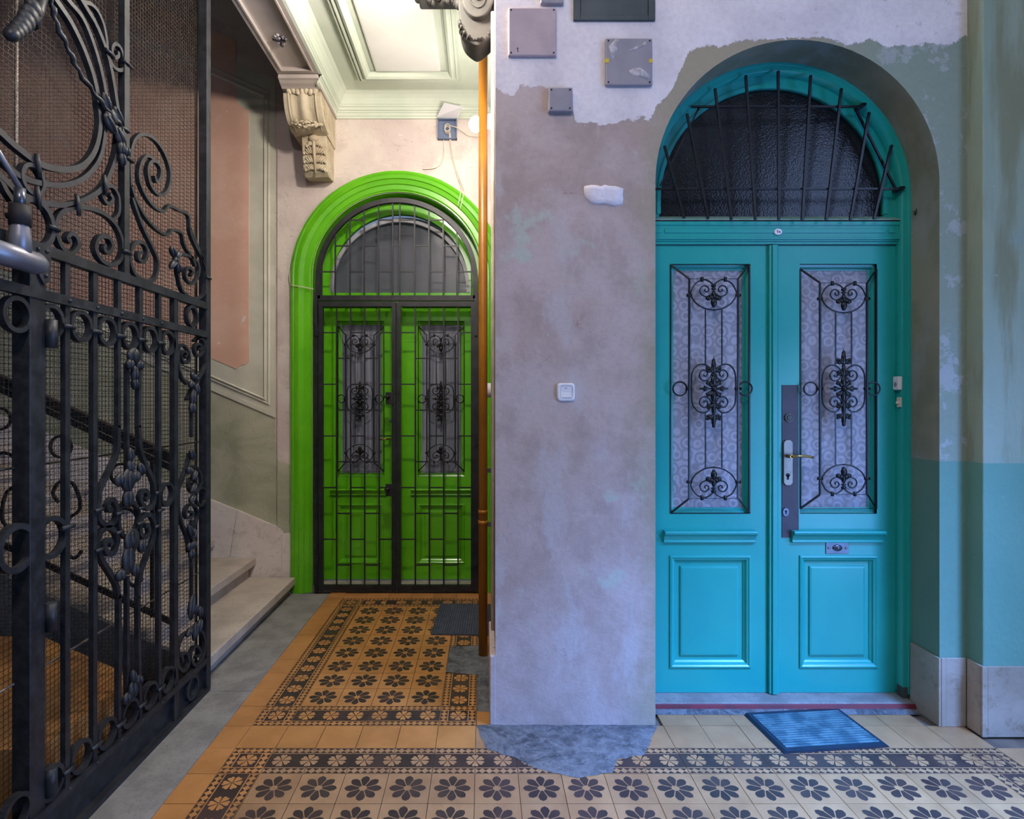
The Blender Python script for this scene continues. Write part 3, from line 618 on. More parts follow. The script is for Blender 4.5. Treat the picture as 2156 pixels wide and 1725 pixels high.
# ------------------------------------------------------------------ scroll-work grilles shared by both doors
def grille(parent, cx, cz, y, s, mat, rr=1.0, lift=0.0):
    """basket grille of a door pane. local u right, v up in metres of the turquoise door, scaled by s"""
    def P3(u, v, f): return (cx+u*s, y-f*s, cz+v*s)
    fo = 0.012; fi = 0.055; ho, vo, hi, vi = 0.192, 0.604, 0.117, 0.526; r1 = 0.0052*s*rr; r2 = 0.0036*s*rr
    def part(name, mb): return mb.build(name, mat, parent)
    part('outer_bar', MB().tube([P3(-ho,vo,fo),P3(ho,vo,fo),P3(ho,-vo,fo),P3(-ho,-vo,fo)], r1*0.9, 4, closed=True, sm=False))
    part('inner_bar', MB().tube([P3(-hi,vi,fi),P3(hi,vi,fi),P3(hi,-vi,fi),P3(-hi,-vi,fi)], r1*1.15, 4, closed=True, sm=False))
    for a in (-1, 1):
        for b in (-1, 1): part('corner_bar', MB().tube([P3(a*ho,b*vo,fo),P3(a*hi,b*vi,fi)], r1, 4, sm=False))
    k = 1/433.0
    def q4(x, y_): return ((x/10.78+1400-1494)*k, (821-(540+y_/10.78))*k)
    def q3(x, y_): return ((x/7.19+1400-1494)*k, (821-(700+y_/7.19))*k)
    heart = [q4(*p) for p in [(1020,715),(1080,655),(1180,600),(1300,610),(1420,680),(1495,800),(1525,900),(1480,1020),(1380,1140),(1200,1240),(1013,1272)]]
    curl = [q4(*p) for p in [(1045,905),(1170,970),(1280,925),(1320,840),(1275,750),(1200,728),(1130,775),(1125,840),(1170,865),(1212,835),(1195,800)]]
    for mv in (1, -1):
        for mu in (1, -1):
            part('scroll', MB().tube([P3(mu*u, mv*v, fi) for u, v in cr(heart, 4)], r2, 5))
            part('scroll', MB().tube([P3(mu*u, mv*v, fi) for u, v in cr(curl, 4)], r2*0.95, 5))
            part('collar', MB().tube([P3(mu*0.056, mv*(vi+0.008), fi), P3(mu*0.056, mv*(vi-0.014), fi)], r1*1.5, 6))
            part('collar', MB().tube([P3(mu*(hi-0.012), mv*0.447, fi), P3(mu*(hi+0.012), mv*0.447, fi)], r1*1.5, 6))
        # hanging leaf inside the heart
        mb = MB(); lv = lambda y_: mv*(821-(540+y_/10.78))*k
        mb.blob(P3(0, lv(730), fi), (0.013*s,0.010*s,0.009*s)); mb.blob(P3(0, lv(800), fi), (0.012*s,0.009*s,0.006*s)); mb.blob(P3(0, lv(920), fi), (0.010*s,0.009*s,0.020*s))
        for mu in (1, -1): mb.blob(P3(mu*0.025, lv(1010), fi), (0.014*s,0.010*s,0.011*s)); mb.blob(P3(mu*0.012, lv(985), fi), (0.013*s,0.010*s,0.010*s))
        mb.blob(P3(0, lv(1100), fi+0.003), (0.0155*s,0.011*s,0.022*s)); mb.blob(P3(0, lv(1170), fi), (0.009*s,0.008*s,0.011*s))
        part('leaf_ornament', mb)
        for mu in (1, -1): part('upright', MB().tube([P3(mu*0.0395, mv*0.379, fi), P3(mu*0.0395, mv*0.115, fi)], r2*0.95, 4, sm=False))
    side = [q3(*p) for p in [(705,625),(740,560),(800,517),(870,507),(940,540),(990,620),(1004,720),(1006,870),(1004,1010),(988,1110),(930,1190),(860,1226),(790,1220),(735,1170),(712,1105)]]
    cu = [q3(*p) for p in [(705,655),(738,718),(800,750),(860,730),(886,670),(862,612),(812,590),(768,626),(776,676),(812,684),(822,655)]]
    for mu in (1, -1):
        part('scroll', MB().tube([P3(mu*u, v, fi) for u, v in cr(side, 4)], r2*1.05, 5))
        part('scroll', MB().tube([P3(mu*u, v, fi) for u, v in cr(cu, 4)], r2, 5))
        part('scroll', MB().tube([P3(mu*u, -v+2*(821-821)*k+0.0*s, fi) for u, v in cr([(u, v+0.0) for u, v in cu], 4)], r2, 5))
        part('ring', MB().tube([P3(mu*(hi+0.040)+0.033*math.cos(2*PI*i/20), 0.033*math.sin(2*PI*i/20), fi*0.75) for i in range(20)], r2*1.15, 5, closed=True))
        part('collar', MB().tube([P3(mu*(hi-0.014), 0, fi), P3(mu*(hi+0.016), 0, fi*0.9)], r1*1.5, 6))
    mb = MB()
    def lobe(u, v, du, dv, w, L):                      # pointed leaf lobe starting at (u, v) and pointing along (du, dv)
        a = math.atan2(du, dv); mb.blob(P3(u+math.sin(a)*L/2, v+math.cos(a)*L/2, fi), (w*s, 0.009*s, L/2*1.15*s), Matrix.Rotation(a, 3, 'Y'), 8, 7, pw=1.25)
    def fleur(v0, sg, k=1.0):
        lobe(0, v0, 0, sg, 0.012*k, 0.060*k); lobe(0, v0-sg*0.004, 0, sg, 0.017*k, 0.036*k)
        for mu in (1, -1):
            lobe(0, v0, mu*0.9, sg*0.8, 0.009*k, 0.036*k); lobe(mu*0.010, v0+sg*0.004, mu, sg*0.15, 0.008*k, 0.026*k)
            mb.blob(P3(mu*0.030*k, v0+sg*0.020*k, fi), (0.009*k*s,0.009*s,0.009*k*s), nu=8, nv=6)
        mb.blob(P3(0, v0+sg*0.056*k, fi), (0.009*k*s,0.008*s,0.010*k*s), nu=8, nv=6)
    fleur(0.078+lift, 1); fleur(-0.072, -1, 0.9); fleur(-0.125, -1, 0.95)
    mb.tube([P3(0,0.135+lift,fi),P3(0,0.160+lift,fi)], [0.003*s,0.0006*s], 5)
    if lift: fleur(0.066, 1, 0.85)
    mb.tube([P3(0,0.09+lift,fi),P3(0,-0.15,fi)], 0.005*s, 6)
    mb.blob(P3(0,0,fi+0.006), (0.015*s,0.012*s,0.013*s))
    for mu in (1, -1):
        lobe(mu*0.012, 0.0, mu, 0.0, 0.007, 0.056); lobe(mu*0.030, 0.0, mu, 0.7, 0.006, 0.020); lobe(mu*0.030, 0.0, mu, -0.7, 0.006, 0.020)
        for mv in (1, -1): lobe(0, mv*0.008, mu*0.9, mv*0.8, 0.011, 0.042); mb.blob(P3(mu*0.030,mv*0.026,fi), (0.008*s,0.008*s,0.008*s), nu=8, nv=6)
    for mv in (1, -1): lobe(0, mv*0.010, 0, mv, 0.015, 0.052); mb.tube([P3(-0.012,mv*0.066,fi),P3(0.012,mv*0.066,fi)], r1*1.3, 6)
    part('rosette', mb)

# ------------------------------------------------------------------ turquoise door
D1 = thing('door_1', 'turquoise double door with arched barred fanlight and scroll grilles', 'door', kind='structure')
LY = 2.86                                              # face of the leaves
def d1(px, py, Y=LY): return at(px, py, Y)
fx0, fx1 = PX1, AX1; fw = 0.036
# arched frame
def arch_band(mb, cx, sp, ro, ri, y0, y1, zb, n=36, m=0):
    po = [(cx-ro, zb)]+[(cx+ro*math.cos(PI-PI*i/n), sp+ro*math.sin(PI*i/n)) for i in range(n+1)]+[(cx+ro, zb)]
    pi_ = [(cx-ri, zb)]+[(cx+ri*math.cos(PI-PI*i/n), sp+ri*math.sin(PI*i/n)) for i in range(n+1)]+[(cx+ri, zb)]
    N = len(po); a = mb.add([(x,y0,z) for x, z in po]); b = mb.add([(x,y0,z) for x, z in pi_]); c = mb.add([(x,y1,z) for x, z in pi_]); d = mb.add([(x,y1,z) for x, z in po])
    for i in range(N-1):
        mb.face((a+i, a+i+1, b+i+1, b+i), m); mb.face((b+i, b+i+1, c+i+1, c+i), m, True); mb.face((d+i+1, d+i, c+i, c+i+1), m); mb.face((a+i+1, a+i, d+i, d+i+1), m, True)
    return mb
mb = arch_band(MB(), ACX, ASP, AR-0.0005, AR-fw, 2.812, LY+0.06, 0.05); arch_band(mb, ACX, ASP, AR-0.0005, AR-0.012, 2.806, 2.82, 0.05)
mb.build('frame', M['teal'], D1)
arch_band(MB(), ACX, ASP, AR-fw, AR-fw-0.052, LY+0.006, LY+0.05, 2.36).build('fanlight_frame', M['teal'], D1)
arch_band(MB(), ACX, ASP, AR-fw-0.040, AR-fw-0.058, LY, LY+0.03, 2.40).build('fanlight_bead', M['teal'], D1)
# fanlight glass
ri = AR-fw-0.03
pg = [(ACX-ri, 2.36)]+[(ACX+ri*math.cos(PI-PI*i/30), ASP+ri*math.sin(PI*i/30)) for i in range(31)]+[(ACX+ri, 2.36)]
MB().prism(pg, lambda x, z: (x, LY+0.034, z), lambda x, z: (x, LY+0.028, z)).build('fanlight_pane', M['glassdark'], D1)
MB().prism(pg, lambda x, z: (x, LY+0.20, z), lambda x, z: (x, LY+0.19, z)).build('fanlight_backing', M['dim'], D1)
# transom
tx0, tx1 = fx0+fw, fx1-fw; tz0, tz1 = 2.246, 2.366
mb = MB(); mb.box(tx0, tx1, LY-0.022, LY+0.06, tz0+0.012, tz1-0.012); mb.box(tx0, tx1, LY-0.030, LY+0.05, tz0+0.020, tz0+0.030); mb.box(tx0, tx1, LY-0.028, LY+0.05, tz1-0.030, tz1-0.012); mb.box(tx0, tx1, LY-0.016, LY+0.05, tz0, tz0+0.012)
for a, b in ((tx0+0.02, tx0+0.055), (tx0+0.07, tx1-0.07), (tx1-0.055, tx1-0.02)): mb.box(a, b, LY-0.027, LY-0.02, tz0+0.052, tz1-0.048)
mb.build('transom', M['teal'], D1, 0.002)
MB().prism([(LY-0.03,tz1-0.006),(LY-0.03,tz1-0.001),(LY+0.03,tz1+0.030),(LY+0.03,tz1-0.006)], lambda y, z: (tx0,y,z), lambda y, z: (tx1,y,z)).build('fanlight_sill', M['sill'], D1)
B(tx0, tx1, LY-0.027, LY, tz1-0.012, tz1-0.006, 'shade_strip', M['ink'], D1)  # solid black strip painted in as the shade line below the sill
# number plate
npx, npz = d1(1638.5, 488, LY-0.03)
np_ = MB(); oval = [(0.021*math.cos(2*PI*i/24)*(1-0.08*(i % 12 == 0)), 0.0155*math.sin(2*PI*i/24)) for i in range(24)]
plate = np_.prism(oval, lambda x, z: (npx+x, LY-0.026, npz+z), lambda x, z: (npx+x*0.93, LY-0.031, npz+z*0.93)).build('number_plate', M['enamel'], D1)
def text(body, x, y, z, size, mat, parent, name='lettering', align='CENTER'):
    c = bpy.data.curves.new(name, 'FONT'); c.body = body; c.size = size; c.align_x = align; c.align_y = 'CENTER'; c.extrude = 0.0003; c.offset = size*0.035; c.resolution_u = 3
    o = bpy.data.objects.new(name, c); COL.objects.link(o); bpy.context.view_layer.update()
    me = bpy.data.meshes.new_from_object(o.evaluated_get(bpy.context.evaluated_depsgraph_get())); bpy.data.objects.remove(o)
    me.materials.clear(); me.materials.append(mat)
    t = bpy.data.objects.new(name, me); COL.objects.link(t); t.parent = parent; t.location = (x, y, z); t.rotation_euler = (PI/2, 0, 0); return t
text('/a', npx+0.0055, LY-0.0316, npz-0.001, 0.013, M['ink'], plate)
for s in (-1, 1): MB().blob((npx+s*0.0185, LY-0.0305, npz), (0.0016,0.0012,0.0016), nu=6, nv=4).build('screw', M['ink'], plate)
def figure_one(x, y, z, h, parent):                    # printed figure 1 with flag and foot-free stem
    MB().prism([(-0.04*h,-0.5*h),(0.12*h,-0.5*h),(0.12*h,0.5*h),(0.0,0.5*h),(-0.24*h,0.30*h),(-0.24*h,0.15*h),(-0.04*h,0.27*h)], lambda u, v: (x+u,y+0.0004,z+v), lambda u, v: (x+u,y-0.0003,z+v)).build('lettering', M['ink'], parent)
figure_one(npx-0.0045, LY-0.0316, npz, 0.0145, plate)
# leaves
LB = 0.036                                             # bottom of leaves
def leaf(parent, x0, x1, gx0, gx1, ly, lz0, lz1, gz0, gz1, px0, px1, pz0, pz1, mat, t=0.045, field=(0.06,)):
    mb = MB()
    mb.box(x0, gx0, ly, ly+t, lz0, lz1); mb.box(gx1, x1, ly, ly+t, lz0, lz1); mb.box(gx0, gx1, ly, ly+t, gz1, lz1)
    mb.box(gx0, gx1, ly, ly+t, pz1, gz0); mb.box(gx0, gx1, ly, ly+t, lz0, pz0)
    if px0 > gx0: mb.box(gx0, px0, ly, ly+t, pz0, pz1)
    if px1 < gx1: mb.box(px1, gx1, ly, ly+t, pz0, pz1)
    return mb.build('leaf_frame', mat, parent)
def glazing(parent, gx0, gx1, gz0, gz1, ly, mat, pane, lace, s=1.0):
    MB().loft_rect(gx0, gx1, gz0, gz1, [(0,ly),(0.0,ly+0.016*s),(0.012*s,ly+0.020*s),(0.016*s,ly+0.030*s),(0.026*s,ly+0.032*s)], False).build('glazing_bead', mat, parent)
    p = B(gx0+0.02*s, gx1-0.02*s, ly+0.033, ly+0.037, gz0+0.02*s, gz1-0.02*s, 'pane', pane, parent)
    B(gx0+0.004, gx1-0.004, ly+0.0405, ly+0.0430, gz0+0.004, gz1-0.004, 'lace_curtain', lace, parent)
    return p
def lower_panel(parent, x0, x1, z0, z1, ly, mat, s=1.0):
    MB().loft_rect(x0, x1, z0, z1, [(-0.004*s,ly),(-0.002*s,ly-0.007*s),(0.006*s,ly-0.009*s),(0.012*s,ly-0.004*s),(0.018*s,ly-0.002*s),(0.022*s,ly+0.006*s),(0.030*s,ly+0.012*s),(0.032*s,ly+0.016*s),(0.052*s,ly+0.016*s),(0.054*s,ly+0.008*s),(0.062*s,ly+0.006*s)]).build('raised_panel', mat, parent)
def ledge(parent, x0, x1, z0, z1, ly, mat, s=1.0):
    h = z1-z0; MB().prism([(ly,z0),(ly-0.014*s,z0),(ly-0.016*s,z0+h*0.12),(ly-0.012*s,z0+h*0.2),(ly-0.020*s,z0+h*0.52),(ly-0.022*s,z0+h*0.60),(ly-0.034*s,z0+h*0.72),(ly-0.038*s,z0+h*0.88),(ly-0.032*s,z1),(ly,z1)], lambda y, z: (x0,y,z), lambda y, z: (x1,y,z)).build('ledge', mat, parent, 0.0015)
LT = tz0-0.004; mx = (fx0+fx1)/2
gz0, gz1 = d1(0,1082)[1], d1(0,556)[1]; lz0, lz1 = d1(0,1142)[1], d1(0,1116)[1]; pz0, pz1 = d1(0,1405)[1], d1(0,1171)[1]
for name, x0, x1, g0, g1, p0, p1, e0, e1, lf in (('leaf', tx0+0.002, mx-0.0015, 1411, 1579, 1411, 1583, 1400, 1595, 0.0), ('leaf', mx+0.0015, tx1-0.002, 1684, 1846, 1679, 1851, 1672, 1866, 0.045)):
    LF = bpy.data.objects.new(name, None); COL.objects.link(LF); LF.parent = D1
    gx0, gx1, px0, px1 = d1(g0,0)[0], d1(g1,0)[0], d1(p0,0)[0], d1(p1,0)[0]
    px0, px1 = max(px0, gx0), min(px1, gx1)
    leaf(LF, x0, x1, gx0, gx1, LY, LB, LT, gz0, gz1, px0, px1, pz0, pz1, M['teal'])
    glazing(LF, gx0, gx1, gz0, gz1, LY, M['teal'], M['glassfig'], M['lace'])
    lower_panel(LF, px0, px1, pz0, pz1, LY, M['teal']); ledge(LF, d1(e0,0,LY-0.03)[0], d1(e1,0,LY-0.03)[0], lz0, lz1, LY, M['teal'])
    GRL = thing('scroll_grille', 'black iron basket grille on the turquoise door leaf %s' % ('with the lock plate' if lf else 'without the lock plate'), 'door grille', 'turquoise door grilles')
    grille(GRL, (gx0+gx1)/2, (gz0+gz1)/2, LY+0.012, (gx1-gx0)/0.388, M['black'], 1.0, lf)
mb = MB(); mb.box(mx-0.024, mx+0.022, LY-0.018, LY, LB, LT); mb.box(mx-0.012, mx+0.014, LY-0.026, LY-0.018, LB, LT); mb.build('meeting_strip', M['teal'], D1, 0.004)
# lock plate
lp = bpy.data.objects.new('lock_plate_set', None); COL.objects.link(lp); lp.parent = D1
a, b = d1(1646,811), d1(1681,1132); B(a[0], b[0], LY-0.0035, LY, b[1], a[1], 'lock_plate', M['plate'], lp)
for px, py in ((1678,815),(1678,913),(1677,991),(1677,1066),(1665,1129)): x, z = d1(px, py); MB().blob((x, LY-0.0035, z), (0.002,0.0015,0.002), nu=6, nv=4).build('screw', M['nickel'], lp)
x, z = d1(1660, 880); MB().tube([(x,LY-0.003,z),(x,LY-0.010,z)], 0.020, 20).build('lock_rose', M['plate'], lp); MB().tube([(x+0.0195*math.cos(i*PI/12),LY-0.010,z+0.0195*math.sin(i*PI/12)) for i in range(24)], 0.002, 6, closed=True).build('lock_ring', M['nickel'], lp); MB().tube([(x,LY-0.010,z),(x,LY-0.014,z)], 0.012, 16).build('lock_cylinder', M['darkcab'], lp)
a, b = d1(1647,926), d1(1667,1022); w = b[0]-a[0]
pp = [(0,0.012),(0.012,0),(w-0.012,0),(w,0.012),(w,a[1]-b[1]-0.012),(w-0.012,a[1]-b[1]),(0.012,a[1]-b[1]),(0,a[1]-b[1]-0.012)]
MB().prism(pp, lambda u, v: (a[0]+u, LY-0.003, b[1]+v), lambda u, v: (a[0]+w/2+(u-w/2)*0.9, LY-0.013, b[1]+(a[1]-b[1])/2+(v-(a[1]-b[1])/2)*0.98)).build('handle_backplate', M['nickel'], lp)
hxp, hzp = d1(1656, 960); mb = MB().tube([(hxp,LY-0.012,hzp),(hxp,LY-0.05,hzp)], 0.009, 10); mb.tube(cr([(hxp,LY-0.050,hzp),(hxp+0.03,LY-0.056,hzp+0.004),(hxp+0.07,LY-0.05,hzp+0.003),(hxp+0.105,LY-0.044,hzp-0.004)], 4), 0.0062, 8); mb.build('lever_handle', M['brass'], lp)
x, z = d1(1656, 1000); mb = MB(); mb.tube([(x,LY-0.012,z),(x,LY-0.016,z)], 0.009, 14); mb.box(x-0.004,x+0.004,LY-0.016,LY-0.012,z-0.022,z); mb.build('keyhole', M['ink'], lp)
x, z = d1(1653, 1078); mb = MB().prism([(0.0165*math.cos(i*PI/10), 0.023*math.sin(i*PI/10)) for i in range(20)], lambda u, v: (x+u,LY-0.003,z+v), lambda u, v: (x+u*0.9,LY-0.009,z+v*0.9)); mb.build('escutcheon', M['chrome'], lp)
mb = MB().tube([(x,LY-0.008,z+0.004),(x,LY-0.0105,z+0.004)], 0.005, 12); mb.box(x-0.002,x+0.002,LY-0.0105,LY-0.008,z-0.010,z+0.002); mb.build('keyhole', M['ink'], lp)
# doorbell plate below the ledge, brush strip, hinge foot, bell push on the frame
a, b = d1(1738,1141), d1(1786,1166); bp_ = B(a[0], b[0], LY-0.004, LY, b[1], a[1], 'bell_plate', M['chrome'], D1, 0.001)
x, z = (a[0]+b[0])/2, (a[1]+b[1])/2; MB().blob((x, LY-0.006, z), (0.024,0.006,0.016), nu=16).build('bell_rim', M['chrome'], bp_); MB().blob((x, LY-0.011, z), (0.012,0.006,0.009), nu=14).build('bell_button', M['chrome'], bp_)
for s in (-1, 1): MB().blob((x+s*0.043, LY-0.005, z), (0.006,0.003,0.006), nu=10).build('screw', M['nickel'], bp_)
B(tx1-0.004, tx1+0.020, LY-0.052, LY-0.012, 0.03, 0.085, 'hinge_foot', M['darkcab'], D1)
# barred fanlight grille
FG = thing('fanlight_grille', 'black iron bar fan over the turquoise door fanlight', 'fanlight grille')
FY = 2.79
def c9(x, y, Y=FY): p = at(1340+x/3.477, 60+y/3.477, Y); return (p[0], Y, p[1])
for a, b in [((205,860),(350,1390)),((370,625),(525,1395)),((575,440),(695,1400)),((800,345),(870,1400)),((1037,312),(1042,1400)),((1275,345),(1213,1400)),((1500,440),(1388,1400)),((1703,615),(1565,1400)),((1868,855),(1738,1395))]:
    MB().tube([c9(*a), c9(*b)], 0.0075, 4, sm=False).build('bar', M['black'], FG)
for a, b in [((400,573),(1655,573)),((95,1175),(1930,1175))]: MB().tube([c9(*a, FY+0.012), c9(*b, FY+0.012)], 0.0065, 4, sm=False).build('cross_bar', M['black'], FG)
for a, b in [((455,585),(175,1150)),((1600,580),(1905,1190))]: MB().tube([c9(*a, FY+0.03), c9(*b, FY+0.03)], 0.0062, 4, sm=False).build('brace', M['black'], FG)
for a in [(1640,575),(1920,1180)]:
    p = c9(*a, FY+0.03); B(p[0]-0.012, p[0]+0.010, FY+0.0, FY+0.06, p[2]-0.006, p[2]+0.006, 'lug', M['black'], FG)
# threshold
TH = thing('trim_4', 'worn stone threshold with dark red strip under the turquoise door', 'threshold', kind='structure')
B(PX1+0.001, AX1-pt-0.001, 2.765, LY+0.06, -0.01, LB-0.002, 'stone_sill', M['slab'], TH, 0.006)
MB().prism([(2.764,0.030),(2.758,0.026),(2.752,0.010),(2.764,0.004)], lambda y, z: (PX1+0.001,y,z), lambda y, z: (AX1-pt-0.001,y,z)).build('red_strip', M['red'], TH)
MB().prism([(2.764,0.0),(2.764,0.014),(2.745,0.010),(2.722,0.001)], lambda y, z: (PX1+0.001,y,z), lambda y, z: (AX1-pt-0.001,y,z)).build('mortar_fillet', M['concrete'], TH)

# ------------------------------------------------------------------ green door
D2 = thing('door_2', 'bright green double door with arched fanlight behind a black grille', 'door', kind='structure')
GL = 4.62
n = 44
mb = MB(); prof = [(0.0,0.0),(0.0,0.028),(-0.018,0.034),(-0.030,0.030),(-0.034,0.040),(-0.062,0.044),(-0.068,0.036),(-0.100,0.030),(-0.106,0.022),(-0.140,0.020),(-0.150,0.012),(-0.156,0.012),(-0.158,-0.01)]
RO = 0.815
path = [(-1, 0.0)]+[('a', i) for i in range(n+1)]+[(1, 0.0)]
rings = []
for i, p in enumerate(path):
    if p[0] == 'a': th = PI-PI*p[1]/n; dx, dz = math.cos(th), math.sin(th); base = (GCX, GSP)
    else: dx, dz = p[0], 0.0; base = (GCX, 0.0)
    rings.append(mb.add([(min(base[0]+(RO+o)*dx, 0.0995), GY-d, base[1]+(RO+o)*dz) for o, d in prof]))
for a, b in zip(rings, rings[1:]):
    for k in range(len(prof)-1): mb.face((a+k, b+k, b+k+1, a+k+1), 0, False)
mb.build('architrave', M['green'], D2)
arch_band(MB(), GCX, GSP, GR-0.001, GR-0.045, GL-0.03, GL+0.05, 0.0).build('frame', M['green'], D2)
ri = GR-0.045
arch_band(MB(), GCX, GSP-0.01, ri+0.03, ri-0.065, GL-0.01, GL+0.04, 2.30).build('fanlight_frame', M['green'], D2)
arch_band(MB(), GCX, GSP-0.06, ri-0.055, ri-0.080, GL-0.016, GL+0.03, 2.34).build('fanlight_bead', M['greyframe'], D2)
pg = [(GCX-ri, 2.30)]+[(GCX+ri*math.cos(PI-PI*i/30), GSP-0.03+ri*math.sin(PI*i/30)) for i in range(31)]+[(GCX+ri, 2.30)]
MB().prism(pg, lambda x, z: (x, GL+0.030, z), lambda x, z: (x, GL+0.024, z)).build('fanlight_pane', M['glassgrey'], D2)
MB().prism(pg, lambda x, z: (x, GL+0.24, z), lambda x, z: (x, GL+0.23, z)).build('fanlight_backing', M['dim'], D2)
mb = MB(); mb.box(GCX-ri, GCX+ri, GL-0.03, GL+0.05, 2.235, 2.335); mb.box(GCX-ri, GCX+ri, GL-0.045, GL, 2.30, 2.318); mb.box(GCX-ri, GCX+ri, GL-0.04, GL, 2.25, 2.262); mb.build('transom', M['green'], D2, 0.003)
def d2(px, py): return at(px, py, GL)
for px in range(2):
    g0, g1 = ((711, 809), (880, 978))[px]; p0, p1 = ((703, 806), (877, 985))[px]; e0, e1 = ((697, 815), (866, 992))[px]
    LF = bpy.data.objects.new('leaf', None); COL.objects.link(LF); LF.parent = D2
    x0, x1 = ((GCX-ri+0.001, GCX-0.0015), (GCX+0.0015, GCX+ri-0.001))[px]
    gx0, gx1 = d2(g0,0)[0], d2(g1,0)[0]; p0, p1 = max(d2(p0,0)[0], gx0), min(d2(p1,0)[0], gx1)
    ggz0, ggz1 = d2(0,1004)[1], d2(0,676)[1]
    leaf(LF, x0, x1, gx0, gx1, GL, 0.055, 2.232, ggz0, ggz1, p0, p1, d2(0,1186)[1], d2(0,1062)[1], M['green'])
    glazing(LF, gx0, gx1, ggz0, ggz1, GL, M['green'], M['glassgrey'], M['curtain'])
    lower_panel(LF, p0, p1, d2(0,1186)[1], d2(0,1062)[1], GL, M['green']); ledge(LF, d2(e0,0)[0], d2(e1,0)[0], d2(0,1043)[1], d2(0,1029)[1], GL, M['green'])
    GRL = thing('scroll_grille', 'black iron basket grille on the green door leaf %s' % ('hinged nearest the ochre pipe' if px else 'hinged nearest the stairs'), 'door grille', 'green door grilles')
    grille(GRL, (gx0+gx1)/2, (ggz0+ggz1)/2, GL+0.012, (gx1-gx0)/0.388, M['black'], 1.1, 0.0)
B(GCX-0.02, GCX+0.02, GL-0.02, GL, 0.055, 2.232, 'meeting_strip', M['green'], D2, 0.004)
x, z = d2(822, 924); mb = MB().tube([(x,GL,z),(x,GL-0.045,z)], 0.008, 8); mb.tube([(x,GL-0.045,z),(x-0.09,GL-0.05,z-0.004)], 0.007, 8); mb.build('lever_handle', M['brass'], D2)
for py in (886,): x, z = d2(823, py); MB().tube([(x,GL,z),(x,GL-0.012,z)], 0.012, 12).build('lock_cylinder', M['chrome'], D2)
B(GCX-GR+0.001, GCX+GR-0.001, GY+0.01, GL+0.06, -0.01, 0.045, 'threshold', M['marble'], D2, 0.004)
# iron security gate
SG = thing('security_gate', 'black iron brick-pattern security gate in front of the green door', 'gate')
IY = 4.462; kz = lambda py: at(0, py, IY)[1]; kx = lambda px: at(px, 0, IY)[0]
igr = kx(1007)-GCX-0.004
arch_band(MB(), GCX, 2.415, igr, igr-0.036, IY-0.02, IY+0.02, 2.262).build('arch_frame', M['gateiron'], SG)
def ibox(a, b, c, d, name, dd=0.018): return B(kx(a), kx(b), IY-dd, IY+dd, kz(d), kz(c), name, M['gateiron'], SG)
ibox(663, 670, 617, 1246, 'outer_post', 0.022); ibox(1000, 1008, 617, 1246, 'outer_post', 0.022); ibox(667, 1003, 623, 634, 'head_rail', 0.020)
for a, b in ((672, 834), (836, 1000)):
    lf = bpy.data.objects.new('gate_leaf', None); COL.objects.link(lf); lf.parent = SG
    def lb(p, q, r, s, nm): o = ibox(p, q, r, s, nm); o.parent = lf; return o
    lb(a, a+8.5, 636, 1244, 'stile'); lb(b-8.5, b, 636, 1244, 'stile'); lb(a+8.5, b-8.5, 636, 646, 'top_rail'); lb(a+8.5, b-8.5, 1232, 1242, 'bottom_rail')
    vs = [708.7,738.3,767.8,798.3] if a < 700 else [874.5,904,934.2,964.4]
    for v in vs: MB().tube([(kx(v),IY,kz(640)),(kx(v),IY,kz(1236))], 0.0076, 4, sm=False).build('bar', M['gateiron'], lf)
    cells = [a+8]+vs+[b-8]
    for r in range(10):
        y = 700.6+54.4*r
        for c in range(5):
            if (c+r) % 2 == 0: MB().tube([(kx(cells[c]),IY,kz(y)),(kx(cells[c+1]),IY,kz(y))], 0.0066, 4, sm=False).build('rung', M['gateiron'], lf)
    for py in (696, 925, 1178):
        px = a-3 if a < 700 else b+2; B(kx(px-2.5), kx(px+3), IY-0.035, IY-0.018, kz(py+12), kz(py-12), 'hinge', M['gateiron'], lf)
vb = [677.5,706,736.7,766.7,797,827,842,873,903,933,962,993]
def archz(px): d = kx(px)-GCX; return 2.415+math.sqrt(max(0.0, (igr-0.018)**2-d*d))
for v in vb: MB().tube([(kx(v),IY,kz(628)),(kx(v),IY,archz(v))], 0.0076, 4, sm=False).build('bar', M['gateiron'], SG)
for py, ix in ((463.5,[2,4,6,8]),(518,[1,3,5,7,9]),(572.5,[0,2,4,6,8,10])):
    for i in ix: MB().tube([(kx(vb[i]),IY,kz(py)),(kx(vb[i+1]),IY,kz(py))], 0.0066, 4, sm=False).build('rung', M['gateiron'], SG)
for py in (836, 1028):
    B(kx(813), kx(829), IY-0.030, IY-0.018, kz(py+16), kz(py-10), 'lock_case', M['gateiron'], SG, 0.003); MB().tube([(kx(820),IY-0.028,kz(py)),(kx(820),IY-0.055,kz(py)),(kx(812),IY-0.06,kz(py))], 0.010, 8).build('lock_knob', M['gateiron'], SG)
MB().tube([(kx(823),IY-0.02,kz(886)),(kx(823),IY-0.024,kz(886))], 0.010, 10).build('key_rose', M['chrome'], SG)

